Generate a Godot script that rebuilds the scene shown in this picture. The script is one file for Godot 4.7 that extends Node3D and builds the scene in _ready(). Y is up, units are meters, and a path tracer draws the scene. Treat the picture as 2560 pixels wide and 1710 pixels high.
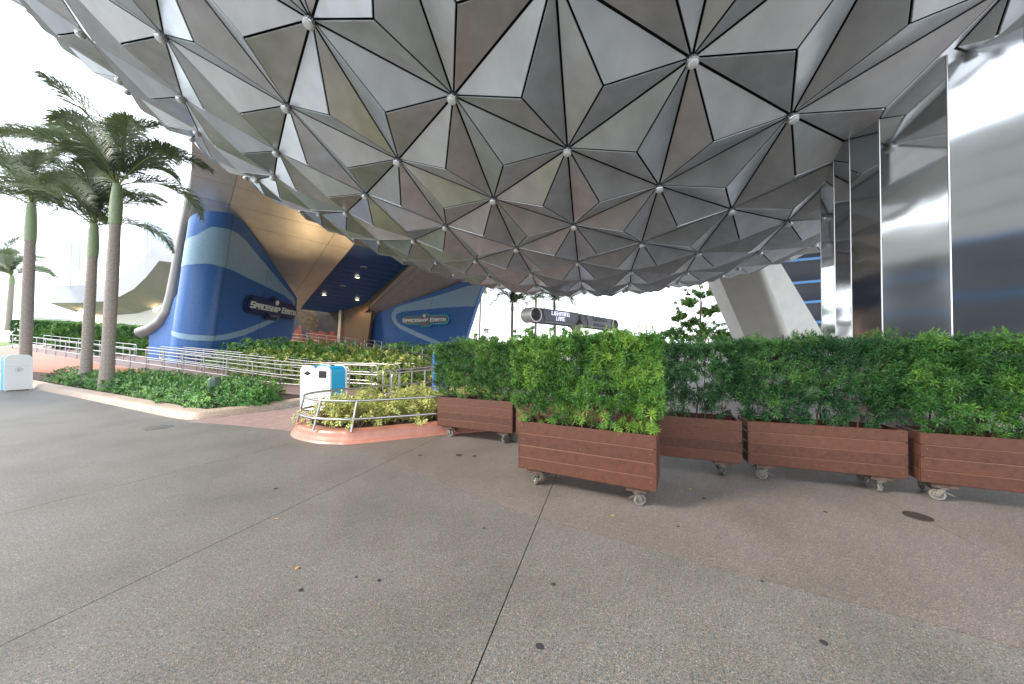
extends Node3D
# An entrance plaza under a faceted geodesic sphere. Metres, y up; the camera stands at the origin, eye 1.64 m.

const EYE := 1.64
const PITCH := 0.88
const FOC := 845.0            # pixels of a 2560 x 1710 frame
const SC := Vector3(3.515, 29.282, -13.212)   # centre of the sphere
const SR := 25.15
const RD := Vector2(-0.914, -0.405)   # the queue ramp climbs this way (x, z)
const RN := Vector2(0.405, -0.914)
const R0 := Vector2(-8.6, -12.3)

var M := {}
var used := {}
var rng := RandomNumberGenerator.new()

# ---------------------------------------------------------------- mesh builder
class MB:
	var v := PackedVector3Array()
	var n := PackedVector3Array()
	var c := PackedColorArray()
	var col := Color.WHITE
	func tri(a: Vector3, b: Vector3, d: Vector3) -> void:
		var nn := (d - a).cross(b - a)
		if nn.length_squared() < 1e-16:
			return
		nn = nn.normalized()
		v.append(a); v.append(b); v.append(d)
		for k in 3:
			n.append(nn); c.append(col)
	func quad(a: Vector3, b: Vector3, d: Vector3, e: Vector3) -> void:
		tri(a, b, d); tri(a, d, e)
	func stri(a: Vector3, b: Vector3, d: Vector3, na: Vector3, nb: Vector3, nd: Vector3) -> void:
		var g := (d - a).cross(b - a)
		if g.length_squared() < 1e-16:
			return
		if g.dot(na + nb + nd) < 0.0:
			v.append(a); v.append(d); v.append(b)
			n.append(na); n.append(nd); n.append(nb)
		else:
			v.append(a); v.append(b); v.append(d)
			n.append(na); n.append(nb); n.append(nd)
		for k in 3:
			c.append(col)
	func squad(a: Vector3, b: Vector3, d: Vector3, e: Vector3, na: Vector3, nb: Vector3, nd: Vector3, ne: Vector3) -> void:
		stri(a, b, d, na, nb, nd); stri(a, d, e, na, nd, ne)
	func box(t: Transform3D, s: Vector3, ch := 0.0) -> void:
		# a box with chamfered edges
		var h := s * 0.5
		if ch <= 0.0:
			var p := []
			for i in 8:
				p.append(t * Vector3(h.x * (1 if i & 1 else -1), h.y * (1 if i & 2 else -1), h.z * (1 if i & 4 else -1)))
			for q in [[0, 1, 3, 2], [5, 4, 6, 7], [4, 0, 2, 6], [1, 5, 7, 3], [2, 3, 7, 6], [4, 5, 1, 0]]:
				quad(p[q[0]], p[q[1]], p[q[2]], p[q[3]])
			return
		var f := func(ax: int, sg: float) -> Array:
			var r := []
			var i1 := (ax + 1) % 3
			var i2 := (ax + 2) % 3
			for w in [[-1, -1], [1, -1], [1, 1], [-1, 1]]:
				var x := Vector3.ZERO
				x[ax] = h[ax] * sg
				x[i1] = (h[i1] - ch) * w[0]
				x[i2] = (h[i2] - ch) * w[1]
				r.append(x)
			return r
		var add := func(ps: Array) -> void:
			var cen := Vector3.ZERO
			for x in ps:
				cen += x
			var g: Vector3 = (ps[2] - ps[0]).cross(ps[1] - ps[0])
			if g.dot(cen) < 0:
				ps.reverse()
			for k in range(1, ps.size() - 1):
				tri(t * ps[0], t * ps[k], t * ps[k + 1])
		for ax in 3:
			for sg in [-1.0, 1.0]:
				add.call(f.call(ax, sg))
		for ax in 3:
			var i1 := (ax + 1) % 3
			var i2 := (ax + 2) % 3
			for a in [-1.0, 1.0]:
				for b in [-1.0, 1.0]:
					var e := []
					for w in [[-1, 0], [1, 0], [1, 1], [-1, 1]]:
						var x := Vector3.ZERO
						x[ax] = (h[ax] - ch) * w[0]
						x[i1] = a * (h[i1] - (ch if w[1] == 0 else 0.0))
						x[i2] = b * (h[i2] - (0.0 if w[1] == 0 else ch))
						e.append(x)
					add.call(e)
		for a in [-1.0, 1.0]:
			for b in [-1.0, 1.0]:
				for d in [-1.0, 1.0]:
					add.call([Vector3(a * h.x, b * (h.y - ch), d * (h.z - ch)), Vector3(a * (h.x - ch), b * h.y, d * (h.z - ch)), Vector3(a * (h.x - ch), b * (h.y - ch), d * h.z)])
	func tube(path: Array, r: float, sides := 8, r2 := -1.0, caps := true) -> void:
		if r2 < 0:
			r2 = r
		var m := path.size()
		var up := Vector3.UP
		var d0: Vector3 = (path[1] - path[0]).normalized()
		if absf(d0.dot(up)) > 0.9:
			up = Vector3.RIGHT
		var rings := []
		var norms := []
		for i in m:
			var d: Vector3 = (path[mini(i + 1, m - 1)] - path[maxi(i - 1, 0)]).normalized()
			var x := up.cross(d).normalized()
			var y := d.cross(x).normalized()
			up = y
			var rr := lerpf(r, r2, float(i) / (m - 1))
			var ring := []
			var nr := []
			for k in sides:
				var a := TAU * k / sides
				var o := x * cos(a) + y * sin(a)
				ring.append(path[i] + o * rr)
				nr.append(o)
			rings.append(ring)
			norms.append(nr)
		for i in m - 1:
			for k in sides:
				var k2 := (k + 1) % sides
				squad(rings[i][k], rings[i][k2], rings[i + 1][k2], rings[i + 1][k], norms[i][k], norms[i][k2], norms[i + 1][k2], norms[i + 1][k])
		if caps:
			for e in [0, m - 1]:
				for k in range(1, sides - 1):
					tri(rings[e][0], rings[e][k], rings[e][k + 1])
	func lathe(t: Transform3D, prof: Array, sides := 16, smooth := true) -> void:
		# prof: Vector2(radius, y); turned about the local y axis
		for i in prof.size() - 1:
			var p: Vector2 = prof[i]
			var q: Vector2 = prof[i + 1]
			var e := q - p
			if e.length() < 1e-6:
				continue
			var nn := Vector2(e.y, -e.x).normalized()
			for k in sides:
				var a := TAU * k / sides
				var b := TAU * (k + 1) / sides
				var ca := Vector3(cos(a), 0, sin(a))
				var cb := Vector3(cos(b), 0, sin(b))
				var pa := t * (ca * p.x + Vector3.UP * p.y)
				var pb := t * (cb * p.x + Vector3.UP * p.y)
				var qa := t * (ca * q.x + Vector3.UP * q.y)
				var qb := t * (cb * q.x + Vector3.UP * q.y)
				if smooth:
					var na := (t.basis * (ca * nn.x + Vector3.UP * nn.y)).normalized()
					var nb := (t.basis * (cb * nn.x + Vector3.UP * nn.y)).normalized()
					squad(pa, pb, qb, qa, na, nb, nb, na)
				else:
					quad(pa, pb, qb, qa)
	func poly(pts: Array, th: Vector3) -> void:
		# a flat polygon given in space, thickened by th
		var cen := Vector3.ZERO
		for p in pts:
			cen += p
		cen /= pts.size()
		var nn := Vector3.ZERO
		for i in pts.size():
			nn += (pts[i] - cen).cross(pts[(i + 1) % pts.size()] - cen)
		nn = nn.normalized()
		var x: Vector3 = (pts[1] - pts[0]).normalized()
		var y := nn.cross(x).normalized()
		var flat := PackedVector2Array()
		for p in pts:
			flat.append(Vector2((p - cen).dot(x), (p - cen).dot(y)))
		var ix := Geometry2D.triangulate_polygon(flat)
		for i in range(0, ix.size(), 3):
			tri(pts[ix[i]], pts[ix[i + 1]], pts[ix[i + 2]])
			if th != Vector3.ZERO:
				tri(pts[ix[i]] + th, pts[ix[i + 2]] + th, pts[ix[i + 1]] + th)
		if th != Vector3.ZERO:
			for i in pts.size():
				var j := (i + 1) % pts.size()
				quad(pts[i], pts[j], pts[j] + th, pts[i] + th)
	func mesh() -> ArrayMesh:
		var a := []
		a.resize(Mesh.ARRAY_MAX)
		a[Mesh.ARRAY_VERTEX] = v
		a[Mesh.ARRAY_NORMAL] = n
		a[Mesh.ARRAY_COLOR] = c
		var m := ArrayMesh.new()
		if v.size():
			m.add_surface_from_arrays(Mesh.PRIMITIVE_TRIANGLES, a)
		return m

# ---------------------------------------------------------------- naming and nodes
func numbered(called: String) -> String:
	if not used.has(called):
		used[called] = 0
		return called
	used[called] += 1
	return "%s_%03d" % [called, used[called]]

func tag(o: Node, label: String, category: String, group := "") -> Node:
	o.set_meta("label", label)
	o.set_meta("category", category)
	if group:
		o.set_meta("group", group)
	return o

func thing(called: String, label: String, category: String, at := Vector3.ZERO, turn := 0.0, group := "") -> Node3D:
	var o := Node3D.new()
	o.name = numbered(called)
	add_child(o)
	o.position = at
	o.rotation.y = turn
	tag(o, label, category, group)
	return o

func part(mb, called: String, mat: Material, parent: Node, label := "") -> MeshInstance3D:
	var o := MeshInstance3D.new()
	o.name = called if parent != self else numbered(called)
	o.mesh = mb.mesh() if mb is MB else mb
	o.material_override = mat
	parent.add_child(o, true)
	if label:
		o.set_meta("label", label)
	return o

func structure(mb, called: String, mat: Material) -> MeshInstance3D:
	var o := part(mb, called, mat, self)
	o.set_meta("kind", "structure")
	return o

func many(mesh: Mesh, xs: Array, cols: Array, called: String, mat: Material, parent: Node) -> MultiMeshInstance3D:
	var mm := MultiMesh.new()
	mm.transform_format = MultiMesh.TRANSFORM_3D
	mm.use_colors = cols.size() > 0
	mm.mesh = mesh
	mm.instance_count = xs.size()
	for i in xs.size():
		mm.set_instance_transform(i, xs[i])
		if cols.size():
			mm.set_instance_color(i, cols[i])
	var o := MultiMeshInstance3D.new()
	o.name = called if parent != self else numbered(called)
	o.multimesh = mm
	o.material_override = mat
	parent.add_child(o, true)
	o.set_meta("kind", "stuff")
	return o

# a pixel of the photograph and a depth in metres: a point of the place
func ray(u: float, w: float) -> Vector3:
	return Basis(Vector3.RIGHT, deg_to_rad(PITCH)) * Vector3(u - 1280.0, 855.0 - w, -FOC)
func at(u: float, w: float, depth: float) -> Vector3:
	var d := ray(u, w)
	return d * (depth / -d.z) + Vector3(0, EYE, 0)
func onto(u: float, w: float, h := 0.0) -> Vector3:
	var d := ray(u, w)
	return d * ((h - EYE) / d.y) + Vector3(0, EYE, 0)
func pix(p: Vector3) -> Vector2:
	var q := Basis(Vector3.RIGHT, deg_to_rad(-PITCH)) * (p - Vector3(0, EYE, 0))
	return Vector2(1280.0 + FOC * q.x / -q.z, 855.0 - FOC * q.y / -q.z) if q.z < -0.1 else Vector2(-9999, -9999)
func rf(a: float, b: float) -> float:
	return rng.randf_range(a, b)

# ---------------------------------------------------------------- materials
func lin(r: float, g: float, b: float) -> Color:
	return Color(r, g, b).linear_to_srgb()

func mat(called: String, col: Color, rough := 0.8, metal := 0.0) -> StandardMaterial3D:
	var m := StandardMaterial3D.new()
	m.resource_name = called
	m.albedo_color = col
	m.roughness = rough
	m.metallic = metal
	M[called] = m
	return m

func noise_tex(freq: float, kind: int, ramp: Array, size := 512, oct := 4, nseed := 1, normal := false, bump := 4.0, cell := 0) -> NoiseTexture2D:
	var f := FastNoiseLite.new()
	f.noise_type = kind
	f.frequency = freq
	f.fractal_octaves = oct
	f.seed = nseed
	if kind == FastNoiseLite.TYPE_CELLULAR:
		f.fractal_type = FastNoiseLite.FRACTAL_NONE
		f.cellular_return_type = cell
	var t := NoiseTexture2D.new()
	t.width = size
	t.height = size
	t.seamless = true
	t.noise = f
	t.as_normal_map = normal
	t.bump_strength = bump
	if ramp.size():
		var g := Gradient.new()
		g.offsets = PackedFloat32Array(ramp.map(func(x): return x[0]))
		g.colors = PackedColorArray(ramp.map(func(x): return x[1]))
		t.color_ramp = g
	return t

func tri_uv(m: StandardMaterial3D, per_metre: float) -> void:
	m.uv1_triplanar = true
	m.uv1_world_triplanar = true
	m.uv1_triplanar_sharpness = 4.0
	m.uv1_scale = Vector3.ONE * per_metre

func tone(m: StandardMaterial3D, per_metre: float, lo: float, hi: float, nseed: int, freq := 0.012) -> void:
	# broad uneven staining, multiplied over the base pattern
	m.detail_enabled = true
	m.detail_blend_mode = BaseMaterial3D.BLEND_MODE_MUL
	m.detail_uv_layer = BaseMaterial3D.DETAIL_UV_2
	m.uv2_triplanar = true
	m.uv2_world_triplanar = true
	m.uv2_scale = Vector3.ONE * per_metre
	m.detail_albedo = noise_tex(freq, FastNoiseLite.TYPE_SIMPLEX_SMOOTH, [[0.0, Color(lo, lo, lo)], [0.35, Color((lo + hi) / 2, (lo + hi) / 2 * 0.99, (lo + hi) / 2 * 0.97)], [0.6, Color(hi * 0.97, hi * 0.96, hi * 0.95)], [1.0, Color(hi, hi, hi)]], 512, 5, nseed)

func aggregate(called: String, stones: Array, per_metre: float, nseed: int, lo: float, hi: float) -> StandardMaterial3D:
	var m := mat(called, Color.WHITE, 0.57)
	tri_uv(m, per_metre)
	m.albedo_texture = noise_tex(0.11, FastNoiseLite.TYPE_CELLULAR, stones, 1024, 1, nseed, false, 1.0, FastNoiseLite.RETURN_CELL_VALUE)
	m.normal_enabled = true
	m.normal_texture = noise_tex(0.11, FastNoiseLite.TYPE_CELLULAR, [], 1024, 1, nseed, true, 3.0, FastNoiseLite.RETURN_DISTANCE)
	m.normal_scale = 0.5
	m.metallic_specular = 0.5
	tone(m, 0.11, lo, hi, nseed + 7)
	return m

func painted(called: String, col: Color, rough: float, lo := 0.86, hi := 1.0, nseed := 3, metal := 0.0, per := 0.9) -> StandardMaterial3D:
	var m := mat(called, col, rough, metal)
	tri_uv(m, per)
	m.albedo_texture = noise_tex(0.02, FastNoiseLite.TYPE_SIMPLEX_SMOOTH, [[0.0, Color(lo, lo, lo)], [0.5, Color((lo + hi) / 2, (lo + hi) / 2, (lo + hi) / 2)], [1.0, Color(hi, hi, hi)]], 256, 5, nseed)
	return m

func leaf_mat(called: String, rough := 0.5) -> StandardMaterial3D:
	var m := mat(called, Color.WHITE, rough)
	m.vertex_color_use_as_albedo = true
	m.backlight_enabled = true
	m.backlight = Color(0.25, 0.32, 0.12)
	m.metallic_specular = 0.4
	return m

func materials() -> void:
	var cc := func(r, g, b): return Color8(r, g, b)
	aggregate("grey_aggregate", [[0.0, cc.call(70, 72, 74)], [0.25, cc.call(102, 102, 101)], [0.5, cc.call(116, 115, 113)], [0.72, cc.call(131, 128, 122)], [0.84, cc.call(130, 108, 84)], [0.9, cc.call(92, 88, 86)], [1.0, cc.call(172, 170, 165)]], 1.8, 11, 0.86, 1.0)
	aggregate("brown_aggregate", [[0.0, cc.call(84, 78, 76)], [0.3, cc.call(107, 100, 97)], [0.6, cc.call(118, 110, 105)], [0.86, cc.call(129, 118, 108)], [1.0, cc.call(172, 160, 150)]], 1.9, 23, 0.86, 1.0)
	aggregate("kerb_aggregate", [[0.0, cc.call(150, 128, 112)], [0.4, cc.call(182, 158, 140)], [0.8, cc.call(205, 182, 162)], [1.0, cc.call(230, 218, 205)]], 1.1, 31, 0.85, 1.0)
	painted("red_paving", Color8(164, 138, 132), 0.7, 0.82, 1.0, 5)
	painted("salmon_paint", Color8(194, 130, 110), 0.36, 0.88, 1.0, 6)
	mat("joint_dark", Color8(50, 49, 47), 0.95)
	painted("soil", Color8(74, 54, 44), 0.95, 0.5, 1.0, 8, 0.0, 6.0)
	# the sphere
	var tints := [Color8(210, 217, 223), Color8(214, 219, 225), Color8(206, 214, 221), Color8(212, 217, 222)]
	for i in 4:
		var m := mat("panel_%d" % i, tints[i], 0.33, 0.65)
		tri_uv(m, 0.5)
		m.albedo_texture = noise_tex(0.012, FastNoiseLite.TYPE_SIMPLEX_SMOOTH, [[0.0, Color(0.88, 0.88, 0.88)], [1.0, Color(1, 1, 1)]], 256, 5, 40 + i)
	mat("seam_dark", Color8(26, 26, 26), 0.9)
	mat("steel", Color8(205, 205, 205), 0.28, 1.0)
	mat("rail_steel", Color8(176, 174, 172), 0.3, 0.95)
	mat("cap_lens", Color8(215, 218, 220), 0.3)
	# mirror cladding
	var mm := mat("mirror_steel", Color8(214, 216, 218), 0.07, 1.0)
	tri_uv(mm, 0.35)
	mm.roughness_texture = noise_tex(0.01, FastNoiseLite.TYPE_SIMPLEX_SMOOTH, [[0.0, Color(0.55, 0.55, 0.55)], [0.6, Color(0.8, 0.8, 0.8)], [1.0, Color(1, 1, 1)]], 256, 5, 51)
	mm.roughness = 0.11
	mm.normal_enabled = true
	mm.normal_texture = noise_tex(0.006, FastNoiseLite.TYPE_SIMPLEX_SMOOTH, [], 512, 2, 52, true, 1.2)
	mm.normal_scale = 0.12
	# entrance
	painted("blue_paint", Color8(68, 118, 188), 0.36, 0.9, 1.0, 61)
	painted("pale_blue_paint", Color8(156, 190, 216), 0.4, 0.92, 1.0, 62)
	painted("edge_metal", Color8(150, 148, 146), 0.4, 0.94, 1.0, 99, 0.4, 0.15)
	painted("beige_metal", Color8(218, 206, 192), 0.4, 0.93, 1.0, 63, 0.3, 0.2)
	painted("grey_metal", Color8(206, 203, 198), 0.38, 0.94, 1.0, 64, 0.35, 0.15)
	painted("ceiling_blue", Color8(50, 100, 166), 0.5, 0.9, 1.0, 65)
	mat("sign_navy", Color8(52, 64, 100), 0.35)
	mat("sign_grey", Color8(118, 116, 124), 0.4)
	mat("letter_white", Color8(236, 240, 232), 0.5)
	var g := mat("lit_letter", Color8(225, 225, 240), 0.5)
	g.emission_enabled = true
	g.emission = Color8(225, 225, 255)
	g.emission_energy_multiplier = 0.3
	var t := mat("teal_glow", Color8(40, 190, 160), 0.4)
	t.emission_enabled = true
	t.emission = Color8(30, 200, 165)
	t.emission_energy_multiplier = 0.12
	var w := mat("warm_lamp", Color8(255, 225, 180), 0.4)
	w.emission_enabled = true
	w.emission = Color8(255, 226, 176)
	w.emission_energy_multiplier = 6.0
	painted("white_paint", Color8(232, 234, 236), 0.5, 0.94, 1.0, 66)
	painted("offwhite_wall", Color8(222, 218, 208), 0.6, 0.92, 1.0, 67)
	painted("leg_white", Color8(205, 204, 198), 0.55, 0.93, 1.0, 68, 0.0, 0.15)
	painted("dark_panel", Color8(94, 97, 102), 0.5, 0.88, 1.0, 69)
	mat("stripe_blue", Color8(66, 132, 190), 0.45)
	mat("bin_white", Color8(236, 238, 238), 0.35)
	mat("bin_blue", Color8(30, 178, 226), 0.35)
	mat("bin_hole", Color8(22, 22, 24), 0.7)
	mat("emblem_grey", Color8(176, 180, 182), 0.5)
	painted("cover_blue", Color8(58, 112, 186), 0.7, 0.85, 1.0, 70)
	mat("post_green", Color8(78, 104, 84), 0.5)
	mat("iron_dark", Color8(58, 52, 48), 0.75, 0.3)
	# planters
	for i in 3:
		var pm := mat("brown_board_%d" % i, [Color8(110, 66, 48), Color8(104, 61, 44), Color8(115, 70, 52)][i], 0.45)
		tri_uv(pm, 1.6)
		pm.albedo_texture = noise_tex(0.014, FastNoiseLite.TYPE_SIMPLEX_SMOOTH, [[0.0, Color(0.62, 0.62, 0.62)], [0.3, Color(0.76, 0.76, 0.76)], [0.82, Color(0.82, 0.82, 0.82)], [0.88, Color(0.86, 0.86, 0.86)], [0.91, Color(1, 1, 1)], [1.0, Color(1, 1, 1)]], 512, 6, 80 + i)
		pm.heightmap_enabled = false
		pm.normal_enabled = true
		pm.normal_texture = noise_tex(0.03, FastNoiseLite.TYPE_SIMPLEX_SMOOTH, [], 512, 5, 84 + i, true, 1.5)
		pm.normal_scale = 0.25
	mat("worn_edge", Color8(146, 108, 90), 0.8)
	painted("block_wood", Color8(120, 92, 80), 0.8, 0.6, 1.0, 88, 0.0, 4.0)
	mat("wheel_rubber", Color8(120, 115, 108), 0.7)
	mat("wheel_dark", Color8(60, 56, 52), 0.8)
	mat("caster_metal", Color8(136, 130, 122), 0.5, 0.7)
	# plants
	leaf_mat("needle_leaf", 0.42)
	leaf_mat("broad_leaf", 0.4)
	leaf_mat("palm_leaf", 0.5)
	leaf_mat("far_leaf", 0.6)
	painted("stem_brown", Color8(134, 106, 84), 0.9, 0.6, 1.0, 90, 0.0, 8.0)
	painted("palm_trunk", Color8(186, 174, 164), 0.85, 0.72, 1.0, 91, 0.0, 3.0)
	painted("crownshaft_green", Color8(150, 168, 128), 0.5, 0.85, 1.0, 92, 0.0, 2.0)
	painted("lawn_green", Color8(132, 152, 96), 0.9, 0.6, 1.0, 93, 0.0, 3.0)
	painted("recess_plaster", Color8(116, 96, 78), 0.6, 0.9, 1.0, 98)
	mat("sign_face", Color8(84, 86, 96), 0.4)
	painted("bank_paving", Color8(150, 122, 112), 0.85, 0.85, 1.0, 95)
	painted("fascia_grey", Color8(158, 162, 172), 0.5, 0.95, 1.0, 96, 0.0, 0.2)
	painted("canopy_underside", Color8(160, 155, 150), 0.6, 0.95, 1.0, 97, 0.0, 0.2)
	var dp := mat("damp_patch", Color8(74, 68, 52), 0.2)
	dp.metallic_specular = 0.6
	painted("far_ground", Color8(168, 166, 158), 0.9, 0.85, 1.0, 94, 0.0, 0.1)
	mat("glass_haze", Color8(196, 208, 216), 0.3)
	mat("dry_leaf", Color8(196, 150, 84), 0.8)
	mat("fresh_leaf", Color8(176, 180, 60), 0.7)
	mat("gum_spot", Color8(46, 46, 48), 0.85)

func terrain(x: float, z: float) -> float:
	var q := Vector2(x, z) - R0
	var s := q.dot(RD)
	var t := q.dot(RN)
	var left := smoothstep(0.5, -4.0, x)
	return left * (0.05 * clampf(s, 0.0, 34.0) + 0.65 * smoothstep(2.9, 5.0, t) + 0.022 * maxf(0.0, t - 5.0))

func _ready() -> void:
	rng.seed = 20240611
	# camera
	var cam := Camera3D.new()
	cam.name = "camera"
	cam.position = Vector3(0, EYE, 0)
	cam.rotation_degrees = Vector3(PITCH, 0, 0)
	cam.fov = rad_to_deg(2.0 * atan(855.0 / FOC))
	cam.near = 0.05
	cam.far = 3000.0
	cam.current = true
	add_child(cam)
	# sky: bright even overcast
	var env := Environment.new()
	var sm := ProceduralSkyMaterial.new()
	sm.sky_top_color = Color(0.86, 0.90, 0.95)
	sm.sky_horizon_color = Color(0.97, 0.985, 1.0)
	sm.sky_curve = 0.2
	sm.ground_bottom_color = Color(0.45, 0.44, 0.42)
	sm.ground_horizon_color = Color(0.8, 0.8, 0.8)
	sm.sun_angle_max = 20.0
	sm.sky_energy_multiplier = 1.0
	var sky := Sky.new()
	sky.sky_material = sm
	env.background_mode = Environment.BG_SKY
	env.sky = sky
	env.background_energy_multiplier = 1.15
	env.tonemap_mode = Environment.TONE_MAPPER_LINEAR
	env.tonemap_exposure = 3.2
	env.sdfgi_enabled = true
	env.ssao_enabled = true
	env.ssil_enabled = true
	var we := WorldEnvironment.new()
	we.name = "environment"
	we.environment = env
	add_child(we)
	# the veiled sun, high on the left
	var sun := DirectionalLight3D.new()
	sun.name = "sun"
	sun.light_energy = 0.5
	sun.light_angular_distance = 14.0
	sun.light_color = Color(1.0, 0.97, 0.92)
	sun.shadow_enabled = true
	add_child(sun)
	sun.look_at_from_position(Vector3(-30, 23, 10), Vector3.ZERO)
	materials()
	print("ground"); ground()
	print("sphere"); sphere()
	print("column"); column()
	print("entrance"); entrance()
	print("legs"); legs()
	print("canopy"); canopy_building()
	print("beds"); beds()
	print("rails"); rails()
	print("planters"); planters()
	print("plants"); plants()
	print("palms"); palms()
	print("background"); background()
	print("furniture"); furniture()
	print("litter"); litter()

# ---------------------------------------------------------------- ground
func joint(a: Vector2, b: Vector2, w := 0.008) -> PackedVector2Array:
	var d := (b - a).normalized()
	var o := Vector2(-d.y, d.x) * w * 0.5
	return PackedVector2Array([a + o, b + o, b - o, a - o])

func sheet(pts: Array, y: float, th: float) -> MB:
	var mb := MB.new()
	mb.poly(pts.map(func(p): return Vector3(p.x, y, p.y)), Vector3(0, -th, 0))
	return mb

func ground() -> void:
	structure(sheet([Vector2(-900, -1500), Vector2(900, -1500), Vector2(900, 900), Vector2(-900, 900)], -0.06, 0.5), "ground", M.far_ground)
	structure(sheet([Vector2(-40, -60), Vector2(60, -60), Vector2(60, 40), Vector2(-40, 40)], -0.03, 0.02), "joint_bed", M.joint_dark)
	var pave := Node3D.new()
	pave.name = "plaza_pavement"
	pave.set_meta("kind", "structure")
	add_child(pave)
	var cb := [Vector2(-70, -72), Vector2(-9.0, -12.0), Vector2(-2.82, -5.68), Vector2(0.08, -3.37), Vector2(1.62, -2.48), Vector2(2.78, -1.86), Vector2(8.0, 0.55), Vector2(90, 28)]
	var cuts := []
	var strip := PackedVector2Array()
	for i in cb.size():
		strip.append(cb[i])
	for i in cb.size():
		strip.append(cb[cb.size() - 1 - i] + Vector2(-0.013, -0.022))
	cuts.append(strip)
	var ext := func(a: Vector2, b: Vector2, p: float, q: float):
		var d := (b - a).normalized()
		return joint(a - d * p, b + d * q)
	cuts.append(ext.call(Vector2(-2.81, -1.88), Vector2(-1.37, -6.10), 70.0, 90.0))
	cuts.append(ext.call(Vector2(-5.01, -3.33), Vector2(-3.71, -5.93), 70.0, 90.0))
	cuts.append(ext.call(Vector2(-0.20, -1.67), Vector2(0.52, -4.19), 70.0, 90.0))
	cuts.append(ext.call(Vector2(4.03, -3.83), Vector2(3.80, -2.54), 90.0, 70.0))
	cuts.append(ext.call(Vector2(-9.4, -3.6), Vector2(-7.6, -7.2), 70.0, 90.0))
	cuts.append(ext.call(Vector2(7.6, -3.3), Vector2(7.3, -0.4), 90.0, 70.0))
	var polys := [PackedVector2Array([Vector2(-40, -60), Vector2(60, -60), Vector2(60, 40), Vector2(-40, 40)])]
	for c in cuts:
		var nxt := []
		for p in polys:
			for r in Geometry2D.clip_polygons(p, c):
				if not Geometry2D.is_polygon_clockwise(r):
					nxt.append(r)
		polys = nxt
	for p in polys:
		var cen := Vector2.ZERO
		var area := 0.0
		for i in p.size():
			var j: int = (i + 1) % p.size()
			var cr: float = p[i].x * p[j].y - p[j].x * p[i].y
			area += cr
			cen += (p[i] + p[j]) * cr
		if absf(area) < 0.02:
			continue
		cen /= 3.0 * area
		var inner := false
		for i in cb.size() - 1:
			if cen.x >= cb[i].x and cen.x < cb[i + 1].x:
				inner = cen.y < lerpf(cb[i].y, cb[i + 1].y, (cen.x - cb[i].x) / (cb[i + 1].x - cb[i].x))
		part(sheet(Array(p), 0.0, 0.03), "slab", M.brown_aggregate if inner else M.grey_aggregate, pave)
	# red paving between the beds
	structure(sheet([Vector2(-7.15, -7.45), Vector2(-5.8, -7.13), Vector2(-4.2, -6.62), Vector2(-3.2, -8.0), Vector2(0.4, -10.6), Vector2(0.4, -20), Vector2(-6.0, -20), Vector2(-9.0, -12.2), Vector2(-6.2, -9.4), Vector2(-6.9, -7.9)], 0.006, 0.006), "red_paving", M.red_paving)
	# the queue ramp
	var rp := MB.new()
	var st := func(s: float, t: float, up: float) -> Vector3:
		var q: Vector2 = R0 + RD * s + RN * t
		return Vector3(q.x, 0.05 * clampf(s, 0.0, 34.0) + up, q.y)
	for i in 20:
		var s0 := -6.0 + i * 2.0
		rp.quad(st.call(s0, -0.2, 0.012), st.call(s0 + 2, -0.2, 0.012), st.call(s0 + 2, 3.2, 0.012), st.call(s0, 3.2, 0.012))
	structure(rp, "queue_ramp", M.red_paving)
	var wl := MB.new()
	for i in 17:
		var s0 := i * 2.0
		var a: Vector3 = st.call(s0, -0.2, 0.0)
		var b: Vector3 = st.call(s0 + 2, -0.2, 0.0)
		var o := Vector3(RN.x, 0, RN.y) * -0.15
		var u := Vector3(0, 0.1, 0)
		wl.quad(Vector3(a.x, 0, a.z) + o, Vector3(b.x, 0, b.z) + o, b + o + u, a + o + u)
		wl.quad(a + o + u, b + o + u, b + u, a + u)
		wl.quad(a + u, b + u, b - u * 0.1, a - u * 0.1)
	tag(part(wl, "ramp_kerb_wall", M.salmon_paint, self), "low salmon painted wall along the outer side of the queue ramp", "wall")
	# rising lawn and planted bank behind the ramp
	var lw := MB.new()
	var pw := MB.new()
	for i in 44:
		for j in 34:
			var x := -84.0 + i * 2.0
			var z := -12.0 - j * 2.0
			if (Vector2(x + 1, z - 1) - R0).dot(RN) < 3.6:
				continue
			var f := func(px: float, pz: float) -> Vector3: return Vector3(px, terrain(px, pz) - 0.02, pz)
			var cs := [f.call(x, z), f.call(x + 2, z), f.call(x + 2, z - 2), f.call(x, z - 2)]
			(pw if x > -19.0 or (x > -27.0 and z < -21.0) else lw).quad(cs[0], cs[1], cs[2], cs[3])
	structure(pw, "entrance_paving", M.bank_paving)
	structure(lw, "lawn_bank", M.lawn_green)

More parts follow.
